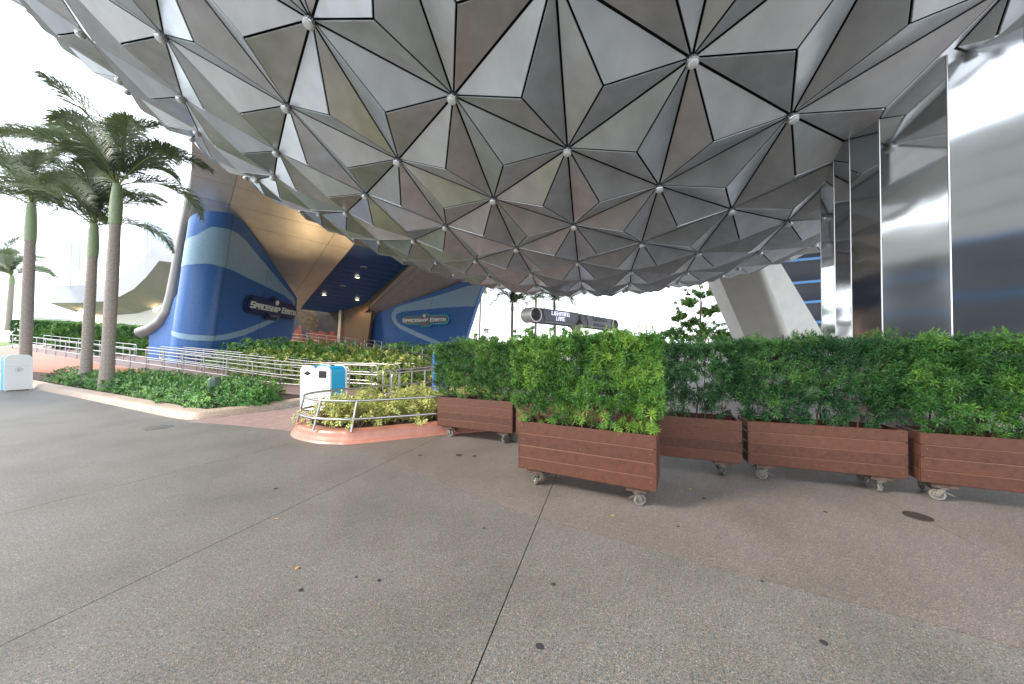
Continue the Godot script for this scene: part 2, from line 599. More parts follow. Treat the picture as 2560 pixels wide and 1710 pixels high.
# ---------------------------------------------------------------- sphere
func geodesic() -> Array:
	var ph := (1.0 + sqrt(5.0)) / 2.0
	var ico := []
	for a in [-1.0, 1.0]:
		for b in [-ph, ph]:
			ico.append(Vector3(0, a, b).normalized())
			ico.append(Vector3(a, b, 0).normalized())
			ico.append(Vector3(b, 0, a).normalized())
	var e := 10.0
	for i in range(1, 12):
		e = minf(e, ico[0].distance_to(ico[i]))
	var fs := []
	for i in 12:
		for j in i:
			for k in j:
				if absf(ico[i].distance_to(ico[j]) - e) < 0.01 and absf(ico[j].distance_to(ico[k]) - e) < 0.01 and absf(ico[i].distance_to(ico[k]) - e) < 0.01:
					fs.append([i, j, k])
	var tris := []
	for a in 20:
		for b in a:
			var sh := []
			for x in fs[a]:
				if x in fs[b]:
					sh.append(x)
			if sh.size() != 2:
				continue
			var ca: Vector3 = (ico[fs[a][0]] + ico[fs[a][1]] + ico[fs[a][2]]).normalized()
			var cb: Vector3 = (ico[fs[b][0]] + ico[fs[b][1]] + ico[fs[b][2]]).normalized()
			for x in sh:
				var p := func(i: int, j: int) -> Vector3: return (ico[x] * (8 - i - j) + ca * i + cb * j).normalized()
				for i in 8:
					for j in 8 - i:
						tris.append([p.call(i, j), p.call(i + 1, j), p.call(i, j + 1)])
						if i + j < 7:
							tris.append([p.call(i + 1, j), p.call(i + 1, j + 1), p.call(i, j + 1)])
	return tris

func panel_into(mb: MB, a: Vector3, b: Vector3, c: Vector3, out: Vector3) -> void:
	var la := b.distance_to(c)
	var lb := a.distance_to(c)
	var lc := a.distance_to(b)
	var per := la + lb + lc
	var inc := (a * la + b * lb + c * lc) / per
	var nn := (b - a).cross(c - a)
	var r := nn.length() / per
	nn = nn.normalized()
	if nn.dot(out) < 0:
		nn = -nn
	var k := (r - 0.019) / r
	var p := [inc + (a - inc) * k, inc + (b - inc) * k, inc + (c - inc) * k]
	if (p[2] - p[0]).cross(p[1] - p[0]).dot(nn) < 0:
		p = [p[0], p[2], p[1]]
	var k2 := (r - 0.021) / r     # a small rolled edge
	var q := [inc + (p[0] - inc) * (k2 / k) + nn * 0.002, inc + (p[1] - inc) * (k2 / k) + nn * 0.002, inc + (p[2] - inc) * (k2 / k) + nn * 0.002]
	mb.tri(q[0], q[1], q[2])
	for i in 3:
		var j := (i + 1) % 3
		mb.quad(q[j], q[i], p[i], p[j])
		mb.quad(p[j], p[i], p[i] - nn * 0.014, p[j] - nn * 0.014)

func sphere() -> void:
	var B := Basis(Vector3(0.789776, -0.605391, 0.098776), Vector3(0.354501, 0.581895, 0.731934), Vector3(-0.500583, -0.543047, 0.674178))
	var root := thing("geodesic_sphere", "giant silver faceted sphere of triangular metal panels raised above the plaza", "sphere", SC)
	var core := MB.new()
	var facets := []
	var hubs := {}
	var cam := Vector3(0, EYE, 0) - SC
	for t in geodesic():
		var w := [B * t[0] * SR, B * t[1] * SR, B * t[2] * SR]
		var cen: Vector3 = (w[0] + w[1] + w[2]) / 3.0
		var o := cen.normalized()
		var apex := cen + o * 0.31
		for i in 3:
			var a: Vector3 = w[i]
			var b: Vector3 = w[(i + 1) % 3]
			core.tri(a - o * 0.07, b - o * 0.07, apex - o * 0.085)
			if cen.y < 4.0:
				var fc := (a + b + apex) / 3.0
				var s := pix(fc + SC)
				var ar := 0.0
				if s.x > -300 and s.x < 2860 and s.y > -300 and s.y < 900:
					var pa := pix(a + SC)
					var pb := pix(b + SC)
					var pc := pix(apex + SC)
					var nn := (b - a).cross(apex - a).normalized()
					if nn.dot(o) < 0:
						nn = -nn
					if nn.dot(cam - fc) > 0:
						ar = absf((pb - pa).cross(pc - pa))
						var inside := 0
						for q in [pa, pb, pc, s]:
							if q.x > 0 and q.x < 2560 and q.y > 0 and q.y < 1710:
								inside += 1
						ar *= inside / 4.0
				facets.append([ar, a, b, apex, o])
			hubs[a.snapped(Vector3.ONE * 0.01)] = a
	part(core, "backing_frame", M.seam_dark, root)
	facets.sort_custom(func(x, y): return x[0] > y[0])
	var rest := [MB.new(), MB.new(), MB.new(), MB.new()]
	for i in facets.size():
		var f: Array = facets[i]
		var k := rng.randi() % 4
		if i < 300:
			var mb := MB.new()
			panel_into(mb, f[1], f[2], f[3], f[4])
			part(mb, "panel", M["panel_%d" % k], root)
		else:
			panel_into(rest[k], f[1], f[2], f[3], f[4])
	for k in 4:
		var o := part(rest[k], "far_panels", M["panel_%d" % k], root)
		o.set_meta("kind", "stuff")
	# the round caps where the panels meet
	var hb := MB.new()
	hb.lathe(Transform3D(), [Vector2(0.0, -0.06), Vector2(0.07, -0.06), Vector2(0.07, 0.03), Vector2(0.095, 0.035), Vector2(0.1, 0.05), Vector2(0.1, 0.1), Vector2(0.094, 0.115), Vector2(0.08, 0.12)], 18)
	for k in 4:
		var a := TAU * k / 4
		hb.box(Transform3D(Basis(Vector3.UP, -a), Vector3(cos(a), 0, sin(a)) * 0.1 + Vector3(0, 0.075, 0)), Vector3(0.012, 0.02, 0.02))
	var ln := MB.new()
	ln.lathe(Transform3D(), [Vector2(0.082, 0.115), Vector2(0.078, 0.135), Vector2(0.055, 0.15), Vector2(0.0, 0.156)], 18)
	var hm := hb.mesh()
	var lm := ln.mesh()
	var order := []
	for k in hubs:
		var p: Vector3 = hubs[k]
		if p.y > 4.0:
			continue
		var s := pix(p + SC)
		var near := p.distance_to(cam)
		var vis := p.normalized().dot(cam - p) > -1.0 and s.x > -40 and s.x < 2600 and s.y > -40
		order.append([near if vis else near + 1000.0, p])
	order.sort_custom(func(x, y): return x[0] < y[0])
	var xs := []
	for i in order.size():
		var p: Vector3 = order[i][1]
		var y := p.normalized()
		var x := Vector3.RIGHT.cross(y).normalized() if absf(y.x) < 0.9 else Vector3.UP.cross(y).normalized()
		var t := Transform3D(Basis(x, y, x.cross(y)).scaled(Vector3.ONE * 0.86), p + y * 0.02)
		if order[i][0] < 900.0 and i < 290:
			var h := part(hm, "hub_cap", M.steel, root)
			h.transform = t
			part(lm, "lens", M.cap_lens, h)
		else:
			xs.append(t)
	many(hm, xs, [], "far_hub_caps", M.steel, root)

# ---------------------------------------------------------------- mirror-clad column
func column() -> void:
	var root := thing("mirror_column", "tall column clad in mirror polished steel panels meeting the sphere", "column")
	var pl := [Vector2(8.3, -7.35), Vector2(7.4, -7.55), Vector2(6.59, -7.18), Vector2(6.02, -6.28), Vector2(5.92, -5.88), Vector2(5.89, -5.37), Vector2(6.11, -4.69), Vector2(6.62, -4.30), Vector2(7.35, -4.1), Vector2(8.3, -4.4), Vector2(8.9, -5.2), Vector2(8.9, -6.6)]
	var cen := Vector2(7.3, -5.8)
	var top := func(p: Vector2) -> float:
		var d := Vector2(p.x - SC.x, p.y - SC.z).length()
		return SC.y - sqrt(SR * SR - d * d) + 0.15
	for i in pl.size():
		var a: Vector2 = pl[i]
		var b: Vector2 = pl[(i + 1) % pl.size()]
		var e := (b - a).normalized()
		var a2 := a + e * 0.012
		var b2 := b - e * 0.012
		var mb := MB.new()
		var inn := -Vector3(e.y, 0, -e.x)
		if inn.dot(Vector3(cen.x - a.x, 0, cen.y - a.y)) < 0:
			inn = -inn
		mb.poly([Vector3(a2.x, 0.02, a2.y), Vector3(b2.x, 0.02, b2.y), Vector3(b2.x, top.call(b2), b2.y), Vector3(a2.x, top.call(a2), a2.y)], inn * 0.03)
		part(mb, "mirror_panel", M.mirror_steel, root)
	var st := MB.new()
	for p in pl:
		var q: Vector2 = p + (cen - p).normalized() * 0.004
		st.tube([Vector3(q.x, 0.0, q.y), Vector3(q.x, top.call(q), q.y)], 0.011, 8)
	part(st, "corner_strip", M.steel, root)
	var col := MB.new()
	col.poly(pl.map(func(p): var q: Vector2 = p + (cen - p).normalized() * 0.06; return Vector3(q.x, 0.0, q.y)), Vector3(0, 4.8, 0))
	part(col, "core", M.seam_dark, root)
	# a dark striped wing of the building, out of the picture on the left, that the mirror shows
	for w in [[Vector3(-28, 0, -7.5), 90.0, 5.5, 6, "dark grey striped building wing mirrored in the steel column beside the sky patch", 2], [Vector3(-1.2, 0, 16.0), 176.0, 5.5, 5, "dark grey striped building wing mirrored in the widest steel panel of the column", 4]]:
		var wing := thing("striped_wing", w[4], "building", w[0], deg_to_rad(w[1]))
		for k in w[3] + w[5]:
			var mb := MB.new()
			mb.box(Transform3D(Basis(), Vector3(0, 0.7 + k * 1.4, 0)), Vector3(w[2], 1.36, 2.0), 0.02)
			part(mb, "wall_band", M.dark_panel if k < w[3] else M.leg_white, wing)
			if k in [2, 4]:
				var sb := MB.new()
				sb.box(Transform3D(Basis(), Vector3(0, 1.4 + k * 1.4, 1.02)), Vector3(w[2], 0.16, 0.06), 0.01)
				part(sb, "blue_stripe", M.stripe_blue, wing)
		var rb := MB.new()
		rb.box(Transform3D(Basis(), Vector3(0, 1.5, 1.06)), Vector3(w[2], 0.12, 0.12), 0.01)
		part(rb, "beige_rail", M.offwhite_wall, wing)

# ---------------------------------------------------------------- lettering made of strokes
const STROKES := {
	"S": [[1, 1, 0, 1], [0, 1, 0, 0.5], [0, 0.5, 1, 0.5], [1, 0.5, 1, 0], [1, 0, 0, 0]],
	"P": [[0, 0, 0, 1], [0, 1, 1, 1], [1, 1, 1, 0.5], [1, 0.5, 0, 0.5]],
	"A": [[0, 0, 0, 1], [0, 1, 1, 1], [1, 1, 1, 0], [0, 0.5, 1, 0.5]],
	"C": [[1, 1, 0, 1], [0, 1, 0, 0], [0, 0, 1, 0]],
	"E": [[1, 1, 0, 1], [0, 1, 0, 0], [0, 0, 1, 0], [0, 0.5, 0.85, 0.5]],
	"H": [[0, 0, 0, 1], [1, 0, 1, 1], [0, 0.5, 1, 0.5]],
	"I": [[0.5, 0, 0.5, 1]],
	"R": [[0, 0, 0, 1], [0, 1, 1, 1], [1, 1, 1, 0.5], [1, 0.5, 0, 0.5], [0.45, 0.5, 1, 0]],
	"T": [[0, 1, 1, 1], [0.5, 0, 0.5, 1]],
	"L": [[0, 1, 0, 0], [0, 0, 1, 0]],
	"G": [[1, 1, 0, 1], [0, 1, 0, 0], [0, 0, 1, 0], [1, 0, 1, 0.5], [1, 0.5, 0.55, 0.5]],
	"N": [[0, 0, 0, 1], [0, 1, 1, 1], [1, 1, 1, 0]],
	"D": [[0, 0, 0, 1], [0, 1, 0.8, 1], [0.8, 1, 1, 0.8], [1, 0.8, 1, 0.2], [1, 0.2, 0.8, 0], [0.8, 0, 0, 0]],
	"B": [[0, 0, 0, 1], [0, 1, 0.9, 1], [0.9, 1, 0.9, 0.5], [0, 0.5, 1, 0.5], [1, 0.5, 1, 0], [1, 0, 0, 0]],
	"Y": [[0, 1, 0, 0.5], [1, 1, 1, 0], [0, 0.5, 1, 0.5]],
	"-": [[0.1, 0.5, 0.9, 0.5]],
}

func letters(words: Array, h: float, wd: float, stroke: float, deep: float, parent: Node, t: Transform3D, m: Material, slant := 0.0) -> void:
	# words: [text, scale of the height]; centred on the origin of t, reading along +x, facing +z
	var total := 0.0
	for w in words:
		for ch in w[0]:
			total += (wd * w[1] * (0.35 if ch == "I" else (0.5 if ch == " " else 1.0))) + stroke * 1.5
	var x := -total / 2.0
	for w in words:
		for ch in w[0]:
			var cw: float = wd * w[1] * (0.35 if ch == "I" else (0.5 if ch == " " else 1.0))
			if STROKES.has(ch):
				var mb := MB.new()
				for s in STROKES[ch]:
					var a := Vector2(x + s[0] * cw, s[1] * h * w[1])
					var b := Vector2(x + s[2] * cw, s[3] * h * w[1])
					a.x += a.y * slant
					b.x += b.y * slant
					var d := b - a
					mb.box(t * Transform3D(Basis(Vector3(0, 0, 1), d.angle()), Vector3((a.x + b.x) / 2, (a.y + b.y) / 2, 0)), Vector3(d.length() + stroke * 0.98, stroke, deep * (1.0 + 0.02 * (STROKES[ch].find(s)))))
				part(mb, "letter", m, parent)
			x += cw + stroke * 1.5

# ---------------------------------------------------------------- entrance under the sphere
func soffit_y(x: float, z: float) -> float:
	return 10.0 + 0.148 * (x + 17.6) + 0.356 * (z + 20.8)

func on_soffit(u: float, w: float, up := 0.0) -> Vector3:
	var d := ray(u, w)
	# EYE + t*d.y = 10 + .148(t d.x + 17.6) + .356(t d.z + 20.8) + up
	var k := 10.0 + 0.148 * 17.6 + 0.356 * 20.8 + up - EYE
	var t := k / (d.y - 0.148 * d.x - 0.356 * d.z)
	return d * t + Vector3(0, EYE, 0)

const LEAN := Vector2(0.17, 0.035)
var wall_nose := Vector2(-18.98, -20.86)   # where the flat of the left pod begins, at y = 0
var wall_dir := Vector2(-0.125, -0.992)

func pod_plan(t: float) -> Vector2:
	# along the left pod: t < 0 runs round the rounded nose, t > 0 along the flat face
	if t >= 0:
		return wall_nose + wall_dir * t
	var r := 0.78
	var c := wall_nose + Vector2(wall_dir.y, -wall_dir.x) * r
	var a := (wall_nose - c).angle() + (-t / r) 
	return c + Vector2(cos(a), sin(a)) * r

func pod_at(t: float, y: float, off := 0.0) -> Vector3:
	var p := pod_plan(t)
	var q := pod_plan(t + 0.02) - pod_plan(t - 0.02)
	var n := Vector2(-q.y, q.x).normalized()
	if n.dot(Vector2(1, 0.4)) < 0 and t >= 0:
		n = -n
	if t < 0:
		var c := wall_nose + Vector2(wall_dir.y, -wall_dir.x) * 0.78
		n = (p - c).normalized()
	return Vector3(p.x + n.x * off + LEAN.x * y, y, p.y + n.y * off + LEAN.y * y)

func pod_hit(u: float, w: float) -> Vector2:
	# pixel to (t, y) on the left pod
	var best := Vector2.ZERO
	var bd := 1e9
	for i in 190:
		var t := -2.2 + i * 0.076
		var lo := 0.0
		var hi := 16.0
		# height at which this column of the wall meets the row w
		for k in 22:
			var mid := (lo + hi) / 2
			if pix(pod_at(t, mid)).y > w:
				lo = mid
			else:
				hi = mid
		var e := absf(pix(pod_at(t, lo)).x - u)
		if e < bd:
			bd = e
			best = Vector2(t, lo)
	return best

func strip_on_pod(up: Array, dn: Array, off: float) -> MB:
	# area between two lists of (t, y), both running along t
	var mb := MB.new()
	var val := func(l: Array, t: float) -> float:
		for i in l.size() - 1:
			if t <= l[i + 1].x or i == l.size() - 2:
				return lerpf(l[i].y, l[i + 1].y, clampf((t - l[i].x) / maxf(l[i + 1].x - l[i].x, 1e-4), 0, 1))
		return l[0].y
	var t0: float = maxf(up[0].x, dn[0].x)
	var t1: float = minf(up[-1].x, dn[-1].x)
	var nn := maxi(4, int((t1 - t0) / 0.12))
	for i in nn:
		var a := lerpf(t0, t1, float(i) / nn)
		var b := lerpf(t0, t1, float(i + 1) / nn)
		var na := pod_at(a, 0.0, 1.0) - pod_at(a, 0.0, 0.0)
		var nb := pod_at(b, 0.0, 1.0) - pod_at(b, 0.0, 0.0)
		mb.squad(pod_at(a, val.call(dn, a), off), pod_at(b, val.call(dn, b), off), pod_at(b, val.call(up, b), off), pod_at(a, val.call(up, a), off), na, nb, nb, na)
	return mb

func wall_sign(called: String, label: String, t: Transform3D, len: float, lit: bool) -> void:
	var root := thing(called, label, "sign")
	root.transform = t
	var h := len * 0.15
	var outline := func(g: float) -> Array:
		var p := []
		var hw := len / 2 + g
		var hh := h / 2 + g
		for k in 9:
			var a := PI / 2 + PI * k / 8
			p.append(Vector3(-hw + hh + cos(a) * hh, sin(a) * hh, 0))
		p.append(Vector3(-len * 0.14, -hh, 0))
		p.append(Vector3(-len * 0.1, -hh - h * 0.28, 0))
		p.append(Vector3(len * 0.1, -hh - h * 0.28, 0))
		p.append(Vector3(len * 0.14, -hh, 0))
		for k in 9:
			var a := -PI / 2 + PI * k / 8
			p.append(Vector3(hw - hh + cos(a) * hh, sin(a) * hh, 0))
		p.append(Vector3(len * 0.1, hh, 0))
		for k in 5:
			var a := PI * 0.15 + PI * 0.7 * k / 4
			p.append(Vector3(cos(a) * len * 0.085, hh - h * 0.12 + sin(a) * h * 0.42, 0))
		p.append(Vector3(-len * 0.1, hh, 0))
		return p
	var b := MB.new()
	b.poly(outline.call(h * 0.2).map(func(p): return p + Vector3(0, 0, 0.02)), Vector3(0, 0, 0.14))
	part(b, "back_plate", M.sign_navy if not lit else M.blue_paint, root)
	if lit:
		var gl := MB.new()
		gl.poly(outline.call(h * 0.045).map(func(p): return p + Vector3(0, 0, 0.17)), Vector3(0, 0, 0.02))
		part(gl, "edge_light", M.teal_glow, root)
	var f := MB.new()
	f.poly(outline.call(0.0).map(func(p): return p + Vector3(0, 0, 0.2)), Vector3(0, 0, 0.16))
	part(f, "face_plate", M.sign_grey if lit else M.sign_navy, root)
	var bar := MB.new()
	bar.box(Transform3D(Basis(), Vector3(0, -h * 0.62, 0.38)), Vector3(len * 0.17, h * 0.16, 0.06), 0.01)
	part(bar, "lower_bar", M.sign_grey, root)
	var em := MB.new()
	em.lathe(Transform3D(Basis(Vector3.RIGHT, PI / 2), Vector3(0, h * 0.5, 0.36)), [Vector2(0.0, 0.1), Vector2(h * 0.12, 0.09), Vector2(h * 0.2, 0.05), Vector2(h * 0.22, 0.0)], 14)
	part(em, "globe_emblem", M.letter_white, root)
	letters([["S", 1.25], ["PACESHIP", 1.0], [" ", 1.0], ["E", 1.25], ["ARTH", 1.0]], h * 0.32, len * 0.043, len * 0.0155, 0.05, root, Transform3D(Basis(), Vector3(-len * 0.005, -h * 0.22, 0.385)), M.letter_white, 0.12)

func entrance() -> void:
	var root := thing("entrance_building", "blue and beige entrance building with sloping soffit under the sphere", "building")
	# --- beige soffit, panel by panel; grid lines run along the slope and across it
	var D1 := Vector3(0.69, 0.148 * 0.69 + 0.356 * 0.64, 0.64)
	var D2 := Vector3(0.815, 0.148 * 0.815 - 0.356 * 0.572, -0.572)
	var org := on_soffit(580, 500)
	var nrm := D1.cross(D2).normalized()
	if nrm.y < 0:
		nrm = -nrm
	var uv := func(p: Vector3) -> Vector2:
		# coordinates (along D2, along D1) of a point of the plane
		var q := p - org
		var det := D2.x * D1.z - D1.x * D2.z
		return Vector2((q.x * D1.z - D1.x * q.z) / det, (D2.x * q.z - q.x * D2.z) / det)
	var xyz := func(q: Vector2, up := 0.0) -> Vector3: return org + D2 * q.x + D1 * q.y + Vector3(0, up, 0)
	var cells := func(region: PackedVector2Array, us: Array, vs: Array, called: String, m: Material, gap: float) -> void:
		for i in us.size() - 1:
			for j in vs.size() - 1:
				var r := PackedVector2Array([Vector2(us[i] + gap, vs[j] + gap), Vector2(us[i + 1] - gap, vs[j] + gap), Vector2(us[i + 1] - gap, vs[j + 1] - gap), Vector2(us[i] + gap, vs[j + 1] - gap)])
				for c in Geometry2D.intersect_polygons(region, r):
					if c.size() < 3:
						continue
					var mb := MB.new()
					mb.poly(Array(c).map(func(q): return xyz.call(q, rf(-0.004, 0.004))), nrm * 0.12)
					part(mb, called, m if us[i] > -11.0 or called != "soffit_panel" else M.grey_metal, root)
	var vs := []
	for k in 26:
		vs.append(-14.5 + k * 1.75)
	var lpts := [on_soffit(455, 640), on_soffit(735, 800), on_soffit(762, 757), on_soffit(884, 612)]
	var lreg := PackedVector2Array()
	for p in lpts:
		lreg.append(uv.call(p))
	# carry the two long edges on up the slope, into the sphere
	var s1: Vector2 = uv.call(on_soffit(884, 612))
	var s2: Vector2 = uv.call(on_soffit(762, 757))
	var dir := (s1 - s2).normalized()
	lreg.append(s1 + dir * 9.0)
	lreg.append(Vector2(uv.call(on_soffit(490, 470)).x - 0.6, s1.y + 9.0))
	lreg.append(uv.call(on_soffit(476, 530)))
	var seam: float = uv.call(on_soffit(834, 588)).x
	var seam0: float = uv.call(on_soffit(580, 490)).x
	cells.call(lreg, [-12.0, seam0, seam, 22.0], vs, "soffit_panel", M.beige_metal, 0.012)
	# right-hand soffit
	var rreg := PackedVector2Array()
	for p in [on_soffit(1030, 664), on_soffit(925, 768), on_soffit(930, 800), on_soffit(985, 775), on_soffit(1170, 705)]:
		rreg.append(uv.call(p))
	var q1: Vector2 = uv.call(on_soffit(1030, 664))
	rreg.append(uv.call(on_soffit(1170, 705)) + Vector2(0, 12.0))
	rreg.append(q1 + Vector2(0, 9.0))
	var seamr: float = uv.call(on_soffit(1055, 680)).x
	cells.call(rreg, [-10.0, seamr - 3.4, seamr, seamr + 3.4, 40.0], vs, "soffit_panel", M.beige_metal, 0.012)
	# dark lining just above the joints
	var bk := MB.new()
	bk.poly(Array(lreg).map(func(q): return xyz.call(q, 0.2)), nrm * 0.05)
	bk.poly(Array(rreg).map(func(q): return xyz.call(q, 0.2)), nrm * 0.05)
	part(bk, "soffit_lining", M.grey_metal, root)
	# --- recessed blue ceiling between them, laid in boards
	var up := 0.9
	var c0: Vector2 = uv.call(on_soffit(762, 757))
	var c1: Vector2 = uv.call(on_soffit(925, 768))
	var nb := 30
	for k in nb:
		var v0 := lerpf(c0.y - 3.5, s1.y + 10.0, float(k) / nb)
		var v1 := lerpf(c0.y - 3.5, s1.y + 10.0, float(k + 1) / nb)
		var l0 := c0.x + (v0 - c0.y) * dir.x / dir.y
		var l1 := c0.x + (v1 - c0.y) * dir.x / dir.y
		var mb := MB.new()
		mb.poly([xyz.call(Vector2(l0 - 0.3, v0), up), xyz.call(Vector2(l0 + (c1.x - c0.x) + 0.3, v0), up), xyz.call(Vector2(l1 + (c1.x - c0.x) + 0.3, v1 - 0.03), up), xyz.call(Vector2(l1 - 0.3, v1 - 0.03), up)], nrm * 0.06)
		part(mb, "ceiling_board", M.ceiling_blue, root)
	var side := MB.new()
	for e in [0.0, c1.x - c0.x]:
		var a := Vector2(c0.x + e, c0.y) + dir * -3.5
		var b := Vector2(c0.x + e, c0.y) + dir * (s1.y - c0.y + 9.0)
		side.poly([xyz.call(a), xyz.call(b), xyz.call(b, up), xyz.call(a, up)], Vector3(0.06, 0, 0.02))
	part(side, "ceiling_edge", M.recess_plaster, root)
	for d in [[893, 693, true], [909, 668, false], [857, 715, false], [811, 737, true], [893, 749, true]]:
		var p: Vector3 = on_soffit(d[0], d[1], up)
		var mb := MB.new()
		mb.lathe(Transform3D(Basis(), p - Vector3(0, 0.05, 0)), [Vector2(0.19, 0.0), Vector2(0.27, 0.0), Vector2(0.28, 0.05), Vector2(0.28, 0.1)], 18)
		var dl := part(mb, "downlight", M.grey_metal if not d[2] else M.sign_navy, root)
		var lm := MB.new()
		lm.lathe(Transform3D(Basis(), p - Vector3(0, 0.03, 0)), [Vector2(0.0, -0.02), Vector2(0.19, 0.0)], 18)
		part(lm, "lamp", M.warm_lamp if d[2] else M.dark_panel, dl)
		if d[2]:
			var sp := SpotLight3D.new()
			sp.name = "downlight_beam"
			sp.light_energy = 2.2
			sp.light_color = Color(1.0, 0.87, 0.66)
			sp.spot_angle = 62.0
			sp.spot_angle_attenuation = 0.6
			sp.spot_range = 30.0
			sp.light_size = 0.19
			sp.shadow_enabled = true
			add_child(sp, true)
			sp.position = p - Vector3(0, 0.12, 0)
			sp.rotation_degrees.x = -90
	# floor lamps that wash the soffit, hidden by the clipped mounds
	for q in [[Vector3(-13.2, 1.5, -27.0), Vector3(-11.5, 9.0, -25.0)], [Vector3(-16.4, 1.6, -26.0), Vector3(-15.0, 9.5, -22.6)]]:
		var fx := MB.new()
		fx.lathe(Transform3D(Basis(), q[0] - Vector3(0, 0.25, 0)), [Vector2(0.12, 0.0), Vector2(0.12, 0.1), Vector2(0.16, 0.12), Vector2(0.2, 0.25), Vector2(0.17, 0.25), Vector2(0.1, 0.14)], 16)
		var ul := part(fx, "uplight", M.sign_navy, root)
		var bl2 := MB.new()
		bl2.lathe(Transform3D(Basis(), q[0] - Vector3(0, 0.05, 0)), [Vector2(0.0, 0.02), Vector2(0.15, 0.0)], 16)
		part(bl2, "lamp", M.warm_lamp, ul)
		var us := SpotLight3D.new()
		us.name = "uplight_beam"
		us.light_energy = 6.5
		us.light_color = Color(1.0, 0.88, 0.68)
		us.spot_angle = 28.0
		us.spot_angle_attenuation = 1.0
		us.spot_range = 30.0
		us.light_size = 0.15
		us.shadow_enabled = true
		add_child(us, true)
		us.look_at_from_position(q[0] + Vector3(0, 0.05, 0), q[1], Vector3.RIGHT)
	# --- left pod
	var H := func(a: Array) -> Array:
		var r := []
		for p in a:
			r.append(pod_hit(p[0], p[1]))
		return r
	var topl: Array = H.call([[478, 560], [500, 540], [530, 531], [565, 534], [588, 547], [606, 566], [640, 612], [690, 682], [722, 727], [734, 745]])
	topl[0].x = -2.1
	topl.append(Vector2(topl[-1].x + 0.15, topl[-1].y - 0.8))
	var bot := [Vector2(-2.2, 0.0), Vector2(14, 0.0)]
	var bl := strip_on_pod(topl, bot, 0.28)
	for i in topl.size() - 1:     # the returned edge that stands proud of the soffit
		bl.quad(pod_at(topl[i].x, topl[i].y, 0.28), pod_at(topl[i + 1].x, topl[i + 1].y, 0.28), pod_at(topl[i + 1].x, topl[i + 1].y, -0.6), pod_at(topl[i].x, topl[i].y, -0.6))
	var te: float = topl[-1].x
	bl.quad(pod_at(te, 0, 0.28), pod_at(te, topl[-1].y, 0.28), pod_at(te, topl[-1].y, -3.0), pod_at(te, 0, -3.0))
	var pod := part(bl, "pod_wall", M.blue_paint, root, "rounded blue pod wall with a pale blue swoosh")
	var u1: Array = H.call([[478, 612], [500, 592], [530, 570], [560, 573], [580, 582], [600, 598], [640, 645], [690, 703], [727, 745], [731, 760]])
	var d1: Array = H.call([[478, 672], [490, 664], [518, 661], [545, 668], [570, 676], [600, 691], [650, 714], [700, 738], [718, 752], [727, 770]])
	u1[0].x = -2.1
	d1[0].x = -2.1
	part(strip_on_pod(u1, d1, 0.295), "swoosh", M.pale_blue_paint, pod)
	var u2: Array = H.call([[449, 826], [458, 832], [480, 837], [520, 840], [560, 834], [600, 823], [660, 800], [705, 783], [716, 781]])
	var d2: Array = H.call([[449, 834], [460, 846], [480, 851], [520, 853], [560, 848], [600, 838], [660, 812], [700, 791], [716, 783]])
	u2[0].x = -1.9
	d2[0].x = -1.9
	part(strip_on_pod(u2, d2, 0.295), "swoosh", M.pale_blue_paint, pod)
	var sj := MB.new()
	for t in [0.0, 4.2]:
		var p := []
		for k in 9:
			p.append(pod_at(t, 1.0 + (8.8 if t == 0.0 else 6.3) * k / 8.0, 0.297))
		sj.tube(p, 0.008, 5)
	part(sj, "seam", M.sign_navy, pod)
	# the grey rounded outer edge of the leg
	var ed := MB.new()
	var path := []
	for p in [[350, 832, 20.4], [378, 822, 20.4], [402, 806, 20.4], [420, 780, 20.5], [431, 740, 20.6], [441, 690, 20.7], [452, 630, 20.8], [466, 560, 20.6], [484, 480, 20.0], [502, 405, 19.4], [516, 350, 19.0], [530, 290, 18.6]]:
		path.append(at(p[0], p[1], p[2] + 1.0))
	ed.tube(path, 0.33, 18)
	part(ed, "leg_edge", M.edge_metal, root)
	# low blue skirt at the foot of the leg
	var sk := MB.new()
	sk.poly([at(372, 900, 21.4), at(470, 900, 21.0), at(470, 700, 21.2), at(436, 745, 21.3), at(424, 785, 21.3), at(402, 815, 21.3), at(372, 832, 21.4)], Vector3(0, 0, -0.6))
	part(sk, "foot_skirt", M.blue_paint, root)
	# --- right pod: a flat wall from the recess to the open side
	var A := on_soffit(978, 768)
	var Bp := on_soffit(1167, 702)
	var e2 := Vector2(Bp.x - A.x, Bp.z - A.z).normalized()
	var wall2 := func(u: float, w: float, off := 0.0) -> Vector3:
		# plane through A and B, leaning to the sphere with height
		var x := Vector3(e2.x, 0, e2.y)
		var y := Vector3(-0.02, 1.0, 0.12)
		var nn := x.cross(y).normalized()
		if nn.z < 0:
			nn = -nn
		var d := ray(u, w)
		var o := Vector3(0, EYE, 0)
		var t := (A + nn * off - o).dot(nn) / d.dot(nn)
		return o + d * t
	var nn2: Vector3 = (wall2.call(900, 700, 1.0) - wall2.call(900, 700, 0.0)) * 0.0 + Vector3(-e2.y, 0, e2.x)
	if nn2.z < 0:
		nn2 = -nn2
	var rp := MB.new()
	rp.poly([wall2.call(912, 905), wall2.call(924, 822), wall2.call(940, 785), wall2.call(979, 767), wall2.call(1040, 747), wall2.call(1166, 701), wall2.call(1215, 690), wall2.call(1206, 715), wall2.call(1188, 770), wall2.call(1163, 850), wall2.call(1150, 905)], -nn2 * 0.6)
	var rpod := part(rp, "pod_wall", M.blue_paint, root, "flat blue pod wall with a pale blue loop")
	var W := func(pts: Array, off: float) -> Array:
		return pts.map(func(p): return wall2.call(p[0], p[1], off))
	var loop := [[1205, 712], [1190, 713], [1172, 714], [1100, 737], [1004, 763], [988, 770], [979, 784], [979, 796], [986, 810], [1000, 822], [1040, 841], [1100, 866], [1120, 876]]
